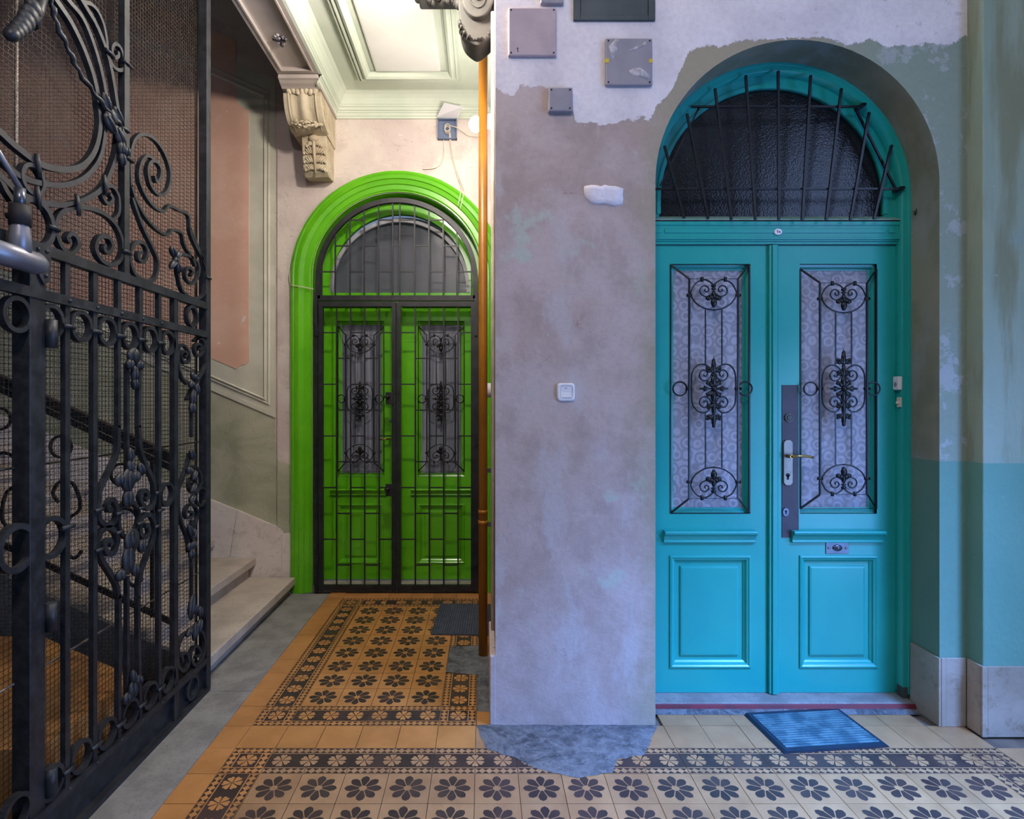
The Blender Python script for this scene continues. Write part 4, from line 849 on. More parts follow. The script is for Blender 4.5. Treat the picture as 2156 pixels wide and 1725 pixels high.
# ------------------------------------------------------------------ carved corbels
CB = thing('corbel', 'cream carved scroll corbel with acanthus leaf under the beam', 'corbel')
cxa, cxb = -1.402, -1.128; lxa, lxb = -1.334, -1.152
low = [(GY,3.17),(4.345,3.152),(4.305,3.18),(4.285,3.26),(4.27,3.36),(4.26,3.44),(GY,3.46)]
MB().prism(low, lambda y, z: (lxa,y,z), lambda y, z: (lxb,y,z)).build('lower_body', M['stucco'], CB, 0.004)
up = [(GY,3.42),(4.27,3.425),(4.20,3.44),(4.14,3.475),(4.095,3.525),(4.07,3.585),(4.065,3.63),(4.075,3.655),(GY,3.655)]
MB().prism(cr(up[1:8], 3)+[(GY,3.655),(GY,3.42)], lambda y, z: (cxa+0.012,y,z), lambda y, z: (cxb-0.012,y,z)).build('upper_body', M['stucco'], CB, 0.003)
face = [(4.23,3.435),(4.15,3.468),(4.10,3.515),(4.07,3.58),(4.062,3.63)]
for x0, x1, off in ((cxa+0.004, cxa+0.036, 0.014), (cxa+0.036, cxa+0.048, 0.022), (cxb-0.048, cxb-0.036, 0.022), (cxb-0.036, cxb-0.004, 0.014)):
    p2 = [(y-off, z) for y, z in cr(face, 4)]+[(y+0.03, z) for y, z in cr(face, 4)[::-1]]
    MB().prism(p2, lambda y, z: (x0,y,z), lambda y, z: (x1,y,z)).build('volute_rib', M['stucco'], CB, 0.003)
p2 = cr(face, 4); mb = MB(); K = 16                    # two flutes with a rounded rib between them
for i in range(K+1):
    t = i/K; x = cxa+0.052+t*(cxb-cxa-0.104); bulge = 0.004+0.018*math.sin(PI*t)**2*(0.35+0.65*abs(math.cos(PI*(t-0.5))))-0.012*math.sin(2*PI*t)**2
    mb.add([(x, y-bulge, z) for y, z in p2])
for i in range(K):
    for j in range(len(p2)-1): mb.face((i*len(p2)+j, (i+1)*len(p2)+j, (i+1)*len(p2)+j+1, i*len(p2)+j+1), 0, True)
mb.build('flute', M['stucco'], CB)
mb = MB(); rr = random.Random(5)                       # laurel garland
for i in range(60):
    t = (i % 30)/29; x = cxa+0.012+t*(cxb-cxa-0.024); dip = math.sin(PI*t)
    mb.blob((x, 4.165-0.055*dip+rr.uniform(-.008,.008), 3.480-0.042*dip+(0.014 if i < 30 else -0.012)+rr.uniform(-.006,.006)), (0.017,0.010,0.008), Matrix.Rotation((0.6 if i < 30 else -0.6)*(1 if t > .5 else -1)+rr.uniform(-.3,.3), 3, 'Y'), 7, 5, pw=1.4)
mb.build('garland', M['stucco'], CB)
mb = MB(); ccx = (lxa+lxb)/2
def yfr(z): return 4.305-0.045*(z-3.18)/0.26
mb.blob((ccx, 4.255, 3.405), (0.040,0.030,0.026))      # acanthus: bud, midrib, rows of lobes
mb.tube([(ccx,4.25,3.40),(ccx,4.262,3.30),(ccx+0.004,4.29,3.165)], [0.013,0.012,0.008], 8)
for z, l, wd in ((3.365,0.050,0.050),(3.315,0.070,0.072),(3.255,0.070,0.072),(3.20,0.055,0.066)):
    for sg in (-1, 1):
        for k in range(5):
            t = k/4; mb.blob((ccx+sg*(0.012+wd*t*0.72), yfr(z)-0.012-0.006*math.sin(t*PI), z+0.010-0.018*t*t), (0.0075,0.012,l*0.5*(1-0.35*t)), Matrix.Rotation(sg*(0.15+0.75*t), 3, 'Y'), 7, 6, pw=1.3)
        mb.blob((ccx+sg*(wd+0.004), yfr(z)-0.012, z-0.012), (0.011,0.012,0.014), None, 7, 5)
mb.build('acanthus_leaf', M['stucco'], CB)
mb = MB()                                              # leaf cap
for i in range(7):
    x = cxa+0.045+i*(cxb-cxa-0.09)/6; mb.blob((x, 4.050, 3.643+0.005*math.sin(i*2.1)), (0.020,0.020,0.026), Matrix.Rotation((i-3)*0.25, 3, 'Y'), 8, 6, pw=1.3)
mb.build('leaf_cap', M['stucco'], CB)
MB().prism([(GY,3.652),(4.035,3.652),(4.020,3.660),(3.995,3.668),(3.982,3.676),(3.975,3.680),(3.958,3.684),(3.958,3.711),(GY,3.711)], lambda y, z: (cxa,y,z), lambda y, z: (cxb,y,z)).build('abacus', M['soffit'], CB, 0.002)
mb = MB()
for c, r in (((cxb-0.012,4.17,3.57),0.050),((lxb-0.001,4.39,3.42),0.03)):
    sp = [(c[1]+r*(1-i/40)*math.cos(i*0.32), c[2]+r*(1-i/40)*math.sin(i*0.32)) for i in range(38)]
    mb.tube([(c[0], y, z) for y, z in sp], 0.005, 6)
for i in range(7): mb.blob((lxb-0.002, 4.34+0.006*i, 3.40-0.032*i), (0.008,0.012,0.011), nu=8, nv=5)
mb.build('side_volute', M['stucco'], CB)
# corbel on the pillar flank, seen end-on, its shade put into the colour
C2 = thing('corbel', 'shade-darkened carved corbel on the pillar above the ochre pipe', 'corbel')
KY = 2.98
def k2(px, py): return at(px, py, KY)
out = [k2(*p) for p in [(1041,-80),(1041,62),(1036,84),(1022,98),(1006,108),(992,102),(978,88),(970,66),(967,40),(965,10),(962,-80)]]
MB().prism([(x, z) for x, z in cr(out, 3)], lambda x, z: (x, KY+0.10, z), lambda x, z: (x, KY-0.05, z)).build('body', M['shadedstucco'], C2, 0.008)
vol = [k2(*p) for p in [(974,-60),(974,20),(982,44),(1000,58),(1020,54),(1034,36),(1040,10),(1038,-60)]]
MB().prism(cr(vol, 4), lambda x, z: (x, KY-0.05, z), lambda x, z: (x, KY-0.085, z)).build('front_face', M['shadedstucco'], C2, 0.006)
vv = [k2(*p) for p in [(988,-50),(988,10),(992,30),(1006,40),(1018,32),(1022,10),(1020,-50)]]
MB().flat(cr(vv, 4), 0.006, 0.02, lambda u, v, t: (u, KY-0.086+t*0.5, v)).build('face_volute', M['shadedstucco'], C2)
MB().prism(cr([k2(*p) for p in [(1000,-50),(1000,14),(1008,26),(1014,12),(1014,-50)]], 4), lambda x, z: (x, KY-0.08, z), lambda x, z: (x, KY-0.094, z)).build('face_volute', M['shadedstucco'], C2)
mb = MB(); rr = random.Random(9)
for i in range(30):
    t = i/29; a = PI*(1.02+0.96*t); x = 0.5*(k2(968,0)[0]+k2(1040,0)[0])+0.088*math.cos(a); z = k2(0,54)[1]+0.105*math.sin(a)
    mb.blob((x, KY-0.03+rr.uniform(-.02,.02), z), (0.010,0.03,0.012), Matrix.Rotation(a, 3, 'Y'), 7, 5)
mb.build('acanthus_edge', M['shadedstucco'], C2); mb = MB()
for i in range(14):
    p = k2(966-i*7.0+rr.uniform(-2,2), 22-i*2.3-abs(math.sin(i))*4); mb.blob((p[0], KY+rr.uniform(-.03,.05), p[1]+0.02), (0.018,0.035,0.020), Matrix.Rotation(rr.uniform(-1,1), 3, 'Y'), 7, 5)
mb.build('acanthus_spray', M['shadedstucco'], C2)
MB().prism([k2(880,-6),k2(966,-6),k2(966,-90),k2(880,-90)], lambda x, z: (x, KY+0.10, z), lambda x, z: (x, KY-0.06, z)).build('console_arm', M['shadedstucco'], C2, 0.01)

# ------------------------------------------------------------------ ochre pipe
PP = thing('gas_pipe', 'ochre painted gas pipe standing beside the pillar', 'pipe')
PYY = 3.36
MB().tube([(0,PYY,0.0),(0,PYY,3.82)], 0.026, 18).build('pipe', M['pipe'], PP)
for py in (1100, 1078):
    z = at(0, py, PYY)[1]; MB().tube([(0,PYY,z-0.012),(0,PYY,z+0.012)], 0.029 if py == 1100 else 0.0275, 18).build('clamp', M['pipe'], PP)
for py in (1103, 990):
    z = at(0, py, PYY)[1]; B(0.02, 0.099, PYY-0.012, PYY+0.004, z-0.014, z+0.010, 'bracket', M['darkcab'], PP)
WL = thing('wall_conduit', 'white conduit running up the pillar flank behind the ochre pipe', 'conduit')
MB().tube([(0.046,2.72,0.40),(0.046,2.72,3.3)], 0.009, 8).build('conduit', M['cable'], WL)
MB().tube([(0.08,3.9,0.04),(0.075,3.9,0.25)], 0.012, 8).build('stub', M['cable'], WL)
z = at(0, 822, 4.0)[1]
MB().tube([(0.099,4.0,z),(0.03,4.0,z)], 0.05, 16).build('white_fitting', M['white'], WL)

# ------------------------------------------------------------------ lamp
LMP = thing('wall_lamp', 'bare glowing bulb in a white holder behind the ochre pipe', 'lamp')
ly = 3.72; lx, lz = at(1002, 262, ly)
MB().blob((lx, ly, lz), (0.045,0.045,0.05), nu=16, nv=12).build('bulb', M['bulb'], LMP)
MB().tube([(lx+0.04,ly,lz+0.01),(0.06,ly,lz+0.02),(0.0995,ly,lz+0.02)], [0.030,0.050,0.056], 16).build('lamp_holder', M['white'], LMP)
# ------------------------------------------------------------------ junction box and cables
JB = thing('junction_box', 'open slate blue junction box with tangled wires and hanging lid', 'junction box')
a, b = at(922, 254, GY), at(962, 296, GY); wall_y = GY
mb = MB(); mb.box(a[0], b[0], GY-0.006, GY-0.0005, b[1], a[1]); t = 0.006
mb.box(a[0], a[0]+t, GY-0.035, GY, b[1], a[1]); mb.box(b[0]-t, b[0], GY-0.035, GY, b[1], a[1]); mb.box(a[0], b[0], GY-0.035, GY, a[1]-t, a[1]); mb.box(a[0], b[0], GY-0.035, GY, b[1], b[1]+t); mb.build('box', M['bluebox'], JB)
c = [at(920,252,GY), at(938,238,GY), at(966,246,GY), at(962,254,GY)]
mb = MB(); p = [(c[0][0],GY-0.04,c[0][1]),(c[1][0],GY-0.15,c[1][1]),(c[2][0]+0.03,GY-0.15,c[2][1]),(c[3][0]+0.01,GY-0.03,c[3][1])]
mb.quad(*p); o = mb.add([(x, y+0.004, z+0.006) for x, y, z in p]); mb.face((o+3,o+2,o+1,o)); 
for i in range(4): mb.face((i, (i+1) % 4, o+(i+1) % 4, o+i))
mb.build('lid', M['white'], JB)
def wire(pts, name, r=0.0032, mat='cable', parent=JB): return MB().tube(cr(pts, 6), r, 6).build(name, M[mat], parent)
def w_(px, py, d=0.012): x, z = at(px, py, GY-d); return (x, GY-d, z)
for k in range(3):
    rr = random.Random(20+k); wire([w_(942+6*math.cos(a*1.3+k), 268+3*k+8*math.sin(a*1.3+k), 0.03+0.012*math.sin(a)) for a in range(7)], 'wire_loop', 0.003)
wire([w_(944,264,.03),w_(960,268,.04),w_(972,275,.03),w_(985,285,.02),w_(1000,287,.02),w_(1012,287,.03)], 'wire')
wire([w_(946,280,.03),w_(947,300),w_(953,335),w_(962,370),w_(970,390,.03),w_(969,410,.05),w_(964,434,.045)], 'wire')
wire([w_(948,280,.03),w_(950,305),w_(957,345),w_(966,372),w_(976,398,.03),w_(977,405,.05),w_(969,440,.045)], 'wire')
wire([w_(934,292),w_(935,315),w_(933,333),w_(925,347),w_(914,354),w_(890,356)], 'wire')
CBL = thing('door_cable', 'thin white cable following the green arch down its edge', 'cable')
arcp = [(GCX+(RO+0.008)*math.cos(a), GY-0.010, GSP+(RO+0.008)*math.sin(a)) for a in [PI*(0.36+0.62*i/24) for i in range(25)]]
MB().tube(arcp, 0.0035, 6).build('cable', M['cable'], CBL)
MB().tube(cr([arcp[-1], (arcp[-1][0]-0.004, GY-0.02, arcp[-1][2]-0.05), w_(612,598,.02), w_(616,601,.05), w_(640,605,.05), w_(660,609,.04)], 6), 0.0035, 6).build('cable', M['cable'], CBL)

# ------------------------------------------------------------------ boxes on the pillar
def face_box(name, label, cat, px0, py0, px1, py1, d, mat, screws=True, bevel=0.006):
    t = thing(name, label, cat); a, b = at(px0, py0, WY-d), at(px1, py1, WY-d)
    B(a[0], b[0], WY-d, WY-0.0005, b[1], a[1], 'cover', mat, t, bevel)
    if screws:
        i = 0.013
        for x in (a[0]+i, b[0]-i):
            for z in (b[1]+i, a[1]-i): MB().tube([(x,WY-d+0.001,z),(x,WY-d-0.0015,z)], 0.0042, 8).build('screw', M['ink'], t)
    return t, a, b
t, a, b = face_box('junction_box', 'mauve painted square junction box numbered 1', 'junction box', 1070, 15, 1172, 117, 0.020, M['mauvebox'])
figure_one(at(1090, 105, WY-0.02)[0], WY-0.0204, at(1090, 105, WY-0.02)[1], 0.021, t)
t, a, b = face_box('junction_box', 'grey square junction box smeared with white plaster and yellow marks', 'junction box', 1275, 80, 1374, 179, 0.020, M['greybox'])
for px, w in ((1278, 8), (1370, 7)):
    p = at(px, 128, WY-0.02); B(p[0]-w/2/463, p[0]+w/2/463, WY-0.0212, WY-0.0195, p[1]-0.009, p[1]+0.009, 'yellow_mark', M['yellow'], t)
lump('plaster_smear', [at(x, y, WY-0.02) for x, y in [(1324,146),(1345,138),(1362,148),(1372,162),(1366,172),(1348,166),(1334,160)]], WY-0.0205, 0.002, M['smear'], t, 4.0, 0.014)
lump('plaster_smear', [at(x, y, WY-0.02) for x, y in [(1282,96),(1296,84),(1306,82),(1296,96),(1300,104),(1292,124),(1286,116)]], WY-0.0205, 0.0015, M['smear'], t, 6.0, 0.014)
lump('plaster_smear', [at(x, y, WY-0.02) for x, y in [(1318,108),(1340,96),(1362,88),(1360,94),(1338,104)]], WY-0.0205, 0.0015, M['smear'], t, 8.0, 0.010)
face_box('junction_box', 'small plain grey junction box below the mauve one', 'junction box', 1155, 183, 1206, 234, 0.030, M['greybox'])
face_box('junction_box', 'small grey box edge above the mauve junction box', 'junction box', 1138, -50, 1187, 7, 0.022, M['greybox'], False)
t = thing('meter_cabinet', 'dark slate steel meter cabinet set high in the pillar', 'cabinet')
a, b = at(1207, -190, WY), at(1378, 46, WY); mb = MB(); f = 0.030
mb.box(a[0], a[0]+f, WY-0.014, WY, b[1], a[1]); mb.box(b[0]-f, b[0], WY-0.014, WY, b[1], a[1]); mb.box(a[0]+f, b[0]-f, WY-0.014, WY, b[1], b[1]+f*0.7); mb.box(a[0]+f, b[0]-f, WY-0.014, WY, a[1]-f, a[1]); mb.build('frame', M['darkcab'], t, 0.002)
B(a[0]+f+0.002, b[0]-f-0.002, WY-0.009, WY-0.001, b[1]+f*0.7+0.002, a[1]-f-0.002, 'door', M['darkcab'], t, 0.002)
t = thing('light_switch', 'white rocker light switch on the mauve pillar', 'light switch'); a, b = at(1172, 807, WY), at(1210, 845, WY)
w, h = b[0]-a[0], a[1]-b[1]; cxs, czs = (a[0]+b[0])/2, (a[1]+b[1])/2
def sup(s, k): return [(cxs+w/2*s*k*math.copysign(abs(math.cos(q))**0.36, math.cos(q)), czs+h/2*s*math.copysign(abs(math.sin(q))**0.36, math.sin(q))) for q in [2*PI*i/40+0.01 for i in range(40)]]
mb = MB(); N = 40
r = [mb.add([(x, y, z) for x, z in sup(s, 1)]) for s, y in ((1.0,WY-0.0005),(1.0,WY-0.006),(0.94,WY-0.012),(0.68,WY-0.013),(0.66,WY-0.009))]
for p, q in zip(r, r[1:]):
    for i in range(N): mb.face((p+(i+1) % N, p+i, q+i, q+(i+1) % N), 0, True)
mb.face([r[-1]+i for i in range(N)][::-1]); mb.build('surround', M['white'], t)
hw = w*0.305; MB().prism([(WY-0.009,-hw),(WY-0.016,-hw),(WY-0.012,0),(WY-0.0135,hw),(WY-0.009,hw)], lambda y, z: (cxs-hw,y,czs+z), lambda y, z: (cxs+hw,y,czs+z)).build('rocker', M['white'], t, 0.001)
B(cxs-0.005, cxs+0.005, WY-0.0142, WY-0.012, czs+0.017, czs+0.019, 'red_mark', M['red'], t)
# bell push and broken fitting on the turquoise frame
t = thing('bell_push', 'white doorbell box with grey button on the turquoise frame', 'doorbell'); fxx = fx1-fw
z = at(0, 807, 2.83)[1]; B(fxx-0.020, fxx-0.0005, 2.815, 2.855, z-0.033, z+0.033, 'case', M['white'], t, 0.004); MB().blob((fxx-0.0205, 2.835, z-0.006), (0.002,0.010,0.012), nu=12).build('button', M['greybox'], t)
t = thing('bell_bracket', 'broken cream bell bracket under the white doorbell box', 'bracket'); z = at(0, 847, 2.83)[1]
mb = MB(); mb.box(fxx-0.008, fxx-0.0005, 2.818, 2.845, z-0.024, z+0.024); mb.box(fxx-0.016, fxx-0.008, 2.824, 2.840, z-0.010, z+0.004); mb.build('bracket', M['cable'], t, 0.002); MB().blob((fxx-0.018,2.83,z-0.002), (0.004,0.006,0.005)).build('screw', M['cable'], t)
t = thing('wire_stub', 'frayed wire ends sticking out of the arch jamb', 'wire'); q = (AX1, 2.78, at(0, 455, 2.79)[1])
for d in ((-0.03,-0.02,0.012),(-0.035,-0.03,-0.004),(-0.02,-0.035,0.02)): MB().tube([q, (q[0]+d[0]*0.5,q[1]+d[1]*0.6,q[2]+d[2]+0.004), (q[0]+d[0],q[1]+d[1],q[2]+d[2])], 0.0022, 5).build('wire', M['darkcab'], t)

# ------------------------------------------------------------------ door mats
t = thing('door_mat', 'blue ribbed doormat with navy rubber edge before the turquoise door', 'doormat', loc=(1.478, 2.592, 0.0)); t.rotation_euler = (0,0,math.radians(5.6))
hw, hd = 0.240, 0.150
MB().prism([(-hw,0.001),(-hw+0.012,0.012),(hw-0.012,0.012),(hw,0.001)], lambda x, z: (x,-hd,z), lambda x, z: (x,hd,z)).build('backing', M['matedge'], t)
mb = MB()
for i in range(15):
    y = -hd+0.030+i*(2*hd-0.058)/14; mb.prism([(y-0.0058,0.0115),(y-0.0050,0.0143),(y+0.0050,0.0143),(y+0.0058,0.0115)], lambda yy, z: (-hw+0.028,yy,z), lambda yy, z: (hw-0.028,yy,z))
tag(mb.build('ribs', M['matblue'], t), kind='stuff')
t = thing('door_mat', 'slate ribbed doormat beside the ochre pipe', 'doormat', loc=(-0.125, 3.92, 0.0)); t.rotation_euler = (0,0,math.radians(-2))
hw, hd = 0.195, 0.275
B(-hw, hw, -hd, hd, 0.0012, 0.007, 'backing', M['matgrey'], t); mb = MB()
for i in range(26):
    x = -hw+0.006+i*(2*hw-0.012)/25; mb.prism([(x-0.0042,0.006),(x-0.0026,0.012),(x+0.0026,0.012),(x+0.0042,0.006)], lambda xx, z: (xx,-hd,z), lambda xx, z: (xx,hd,z))
tag(mb.build('ribs', M['matgrey'], t), kind='stuff')

# ------------------------------------------------------------------ wrought iron lift gate (plane x = GX)
GX = -1.41
LG = thing('lift_gate', 'black wrought iron lift gate with scrolls, rings and leaf bosses', 'lift gate')
def gp(px, py): Y = F*(-GX)/(VX-px); return (Y, H-(py-VY)*Y/F)
def g1(x, y): return gp(x/3.0804, y/3.0804)
def g2(x, y): return gp(x/3.317, 480+y/3.317)
def g5(x, y): return gp(180+x/4.793, 900+y/4.793)
def g6(x, y): return gp(60+x/3.285, 1200+y/3.285)
def gf(u, v, t): return (GX+t, u, v)
IR = M['iron']
def scroll(pts, w=0.013, d=0.018, name='scroll', n=5, closed=False, dx=0.0):
    return MB().flat(cr(pts, n, closed), w, d, (lambda u, v, t: (GX+dx+t, u, v)), closed=closed).build(name, IR, LG)
def gring(y, z, r, w=0.014, d=0.022): return MB().flat(circ(y, z, r-w/2), w, d, gf, closed=True).build('ring', IR, LG)
def gbar(y, z0, z1, w=0.022, d=0.018, name='bar'): return B(GX-d/2, GX+d/2, y-w/2, y+w/2, z0, z1, name, IR, LG)
def gcollar(p, L=0.05, r=0.008): return MB().tube([(GX+0.012, p[0]-L/2, p[1]), (GX+0.016, p[0], p[1]), (GX+0.012, p[0]+L/2, p[1])], r, 7).build('collar', IR, LG)
def boss(c, parts, name='leaf_boss'):                  # parts: (dy, dz, ry, rz, angle)
    mb = MB()
    for dy, dz, ry, rz, a in parts: mb.blob((GX+0.018, c[0]+dy, c[1]+dz), (0.014, ry, rz), Matrix.Rotation(a, 3, 'X'), 9, 7, pw=1.2); mb.blob((GX+0.028, c[0]+dy, c[1]+dz), (0.010, ry*0.45, rz*0.8), Matrix.Rotation(a, 3, 'X'), 8, 6, pw=1.4)
    return mb.build(name, IR, LG)
Z1, Z2, ZB = 1.96, 1.812, 0.165
y_post, y_st, y_end = 1.82, 2.645, 2.955
# frame
B(GX-0.03, GX+0.012, y_end-0.022, y_end+0.022, 0.0, 4.0, 'end_post', IR, LG, 0.002)
gbar(2.275, Z1, 4.0, 0.032, 0.026, 'mullion'); gbar(y_st, ZB-0.16, Z1, 0.036, 0.022, 'stile')
B(GX-0.045, GX+0.012, y_post-0.032, y_post+0.032, 0.0, Z1-0.04, 'hinge_post', IR, LG, 0.003)
B(GX-0.014, GX+0.014, 1.2, y_end, Z1-0.020, Z1+0.014, 'upper_rail', IR, LG); B(GX-0.006, GX+0.016, 1.2, y_end, Z2-0.016, Z2+0.016, 'middle_rail', IR, LG)
B(GX-0.008, GX+0.018, 1.2, y_end, ZB-0.014, ZB+0.010, 'bottom_rail', IR, LG); B(GX-0.02, GX-0.008, 1.2, y_end, 0.02, ZB, 'kick_plate', IR, LG); B(GX-0.016, GX+0.020, 1.2, y_end, 0.0, 0.022, 'sill_rail', IR, LG)
mb = MB()
MB().prism([g2(*p) for p in [(95,70),(320,140),(318,230),(305,380),(270,395),(235,330),(228,215),(130,175),(95,150)]], lambda y, z: (GX+0.010,y,z), lambda y, z: (GX+0.018,y,z)).build('strap_plate', IR, LG)
for p in [(150,125),(225,148),(287,165),(283,243),(282,335)]: q = g2(*p); MB().blob((GX+0.019,q[0],q[1]), (0.006,0.007,0.007), nu=8, nv=5).build('rivet', IR, LG)
for i, z in ((0, 1.69), (1, 0.78), (2, 0.25)): MB().tube([(GX+0.02,y_post+0.045,z-0.045),(GX+0.02,y_post+0.045,z+0.045)], 0.018, 10).build('hinge_knuckle', IR, LG)
bars = [1.955, 2.095, 2.515]
for y in bars: gbar(y, ZB, Z1-0.015)
for y in (1.36, 1.50, 1.64): gbar(y, ZB, Z1-0.015)
for y in (2.235, 2.375): gbar(y, Z2, Z1-0.015)
for y in [1.36,1.50,1.64]+bars+[2.235,2.375]:
    for z in (Z2, ZB): MB().blob((GX+0.017,y,z), (0.006,0.007,0.007), nu=8, nv=5).build('rivet', IR, LG)
for y in (1.43,1.57,1.745,1.885,2.025,2.165,2.305,2.445,2.583):
    gring(y, 1.735, 0.056); gring(y, 0.232, 0.056, 0.013)
for y in [1.955,2.095,2.235,2.375,2.515,1.50]: gcollar((y, 1.725), 0.055)
for y in [1.955,2.095,2.235,2.375,2.515]: gcollar((y, 0.228), 0.055)
gring(2.80, 1.885, 0.054); gring(2.80, 0.09, 0.058); gring(1.745, 1.03, 0.075, 0.018); gring(1.885, 1.03, 0.07, 0.016); gcollar((1.95,1.05), 0.06); gring(2.575, 1.06, 0.055)
# lyre arcs of the upper panel
scroll([g1(*p) for p in [(-210,610),(-150,720),(-80,800),(0,870),(100,960),(250,1065),(400,1100),(520,1075),(600,980),(636,830),(628,680),(600,520),(540,340),(450,150),(350,0),(260,-130)]], 0.020, 0.020, 'lyre_arc')
scroll([g1(*p) for p in [(-260,740),(-180,870),(-90,965),(0,1045),(130,1150),(290,1195),(420,1198),(540,1150),(630,1040),(665,900),(682,690),(650,480),(590,270),(520,110),(430,0),(330,-140)]], 0.017, 0.018, 'lyre_arc')
scroll([g1(*p) for p in [(-300,810),(-210,950),(-100,1060),(0,1150),(100,1245),(250,1310),(400,1330),(530,1300),(650,1220),(720,1080),(750,960),(760,800),(735,600),(690,370),(620,180),(540,40),(480,-60)]], 0.018, 0.020, 'lyre_arc')
scroll([g1(*p) for p in [(530,15),(575,25),(620,70),(660,160),(678,250),(690,350),(720,425),(760,455),(795,440),(792,380),(770,310),(735,285),(715,320),(730,370),(755,365),(757,335)]], 0.013, 0.018)
scroll([g1(*p) for p in [(-90,1040),(-40,1120),(0,1180),(30,1240),(70,1300)]], 0.016, 0.018)
c = g1(200,1165); gring(c[0], c[1], 0.050, 0.013); c = g1(222,1445); gring(c[0], c[1], 0.080, 0.018)
scroll([g1(*p) for p in [(445,1570),(425,1545),(450,1515),(485,1540),(495,1600),(440,1648),(375,1580),(348,1470),(380,1385),(460,1348),(560,1350),(660,1385),(740,1460),(785,1575),(775,1675),(720,1718),(650,1690),(608,1610),(635,1540),(690,1540),(718,1595),(695,1640),(665,1620),(672,1590)]], 0.015, 0.020)
scroll([g1(*p) for p in [(720,1430),(760,1380),(760,1280),(722,1212),(675,1215),(655,1270),(690,1322),(722,1292),(702,1258)]], 0.013, 0.018)
scroll([g1(*p) for p in [(842,1210),(838,1080),(845,960),(880,888),(935,872),(1000,910),(1060,1000),(1097,1120),(1080,1232),(1030,1265),(975,1215),(950,1125),(962,1060),(1000,1045),(1035,1095),(1028,1160),(1005,1178),(996,1140)]], 0.013, 0.018)
scroll([g1(*p) for p in [(985,1030),(945,1012),(905,1060),(893,1150),(920,1240),(980,1330),(1050,1372),(1090,1335),(1150,1362),(1215,1398),(1228,1510),(1270,1610),(1320,1700)]], 0.012, 0.018)
scroll([g1(*p) for p in [(842,1200),(870,1290),(930,1400),(1000,1480),(1075,1525),(1110,1492),(1170,1512),(1190,1590),(1235,1665),(1262,1725)]], 0.012, 0.018)
scroll([g2(*p) for p in [(915,-210),(960,-80),(1000,20),(1055,130),(1095,240),(1075,350),(1015,372),(945,335),(905,250),(905,160),(940,105),(990,105),(1022,165),(1000,232),(962,222),(958,178),(985,172)]], 0.014, 0.018)
scroll([g2(*p) for p in [(1225,205),(1290,188),(1370,235),(1382,320),(1342,388),(1298,362),(1286,308),(1312,278),(1338,305),(1325,335)]], 0.012, 0.018)
scroll([g2(*p) for p in [(1320,0),(1370,120),(1425,270),(1442,390),(1405,478),(1330,488),(1265,435),(1238,340),(1225,250)]], 0.012, 0.018)
# right narrow panel, upper
scroll([g2(*p) for p in [(1285,905),(1300,880),(1278,862),(1258,895),(1285,945),(1318,920),(1305,850),(1265,815),(1242,850),(1240,950),(1262,1040),(1300,1090)]], 0.011, 0.018)
scroll([g2(*p) for p in [(1380,850),(1398,835),(1380,810),(1352,835),(1372,895),(1412,870),(1420,800),(1390,768),(1350,790)]], 0.011, 0.018)
scroll([g2(*p) for p in [(1352,790),(1400,762),(1440,830),(1432,950),(1385,1055),(1335,1130),(1300,1200)]], 0.011, 0.018)
boss(g2(1325,1040), [(0,0,0.03,0.018,-0.7),(0.02,-0.01,0.02,0.014,0.6),(-0.02,-0.04,0.02,0.02,0.3),(0.03,-0.06,0.018,0.03,0.2),(-0.01,-0.10,0.018,0.045,-0.1),(-0.012,-0.15,0.026,0.03,0.0)])
c = g2(1195,225); boss(c, [(0,0,0.014,0.014,0),(0.022,0.028,0.014,0.028,-0.6),(-0.022,0.030,0.014,0.028,0.6),(0.022,-0.028,0.014,0.030,0.5),(-0.024,-0.026,0.014,0.030,-0.6)], 'flower_boss')
gbar(2.80, 0.42, 0.9, 0.016, 0.014); gbar(2.80, 1.30, 1.52, 0.016, 0.014)
# centre ornament of the lower panel
scroll([(2.235, Z2)]+[g5(*p) for p in [(322,-100),(320,0),(310,240),(250,400),(150,600),(120,720),(120,880),(150,960),(220,990),(290,940),(310,850),(285,755),(250,728),(212,780),(226,838),(255,822)]], 0.018, 0.018, 'curved_bar')
scroll([(2.235, ZB)]+[g5(*p) for p in [(330,1850),(322,1700),(290,1560),(180,1380),(130,1280),(110,1180),(140,1065),(220,1012),(290,1060),(310,1160),(270,1268),(205,1268),(182,1185),(230,1135),(252,1195)]], 0.018, 0.018, 'curved_bar')
scroll([(2.375, Z2)]+[g5(*p) for p in [(528,-100),(530,0),(545,220),(600,380),(670,530),(690,650),(680,760),(640,820),(580,800),(542,720),(560,652),(602,642),(622,700),(592,732)]], 0.018, 0.018, 'curved_bar')
scroll([(2.375, ZB)]+[g5(*p) for p in [(522,1850),(525,1700),(530,1540),(590,1350),(670,1150),(690,1000),(660,902),(600,882),(552,940),(542,1050),(582,1110),(630,1070),(620,992),(590,995)]], 0.018, 0.018, 'curved_bar')
scroll([g5(*p) for p in [(330,860),(360,790),(430,748),(500,790),(530,880),(510,1000),(460,1080),(400,1108),(345,1060),(326,960)]], 0.013, 0.018, 'scroll', 5, True)
for p in [(100,835),(310,868),(535,815),(700,660),(725,840),(520,970),(695,1000),(310,1060),(105,1238)]: gcollar(g5(*p), 0.045, 0.007)
ycb = 2.292; gbar(ycb, 1.19, 1.62, 0.016, 0.016); gbar(ycb, 0.31, 0.78, 0.016, 0.016)
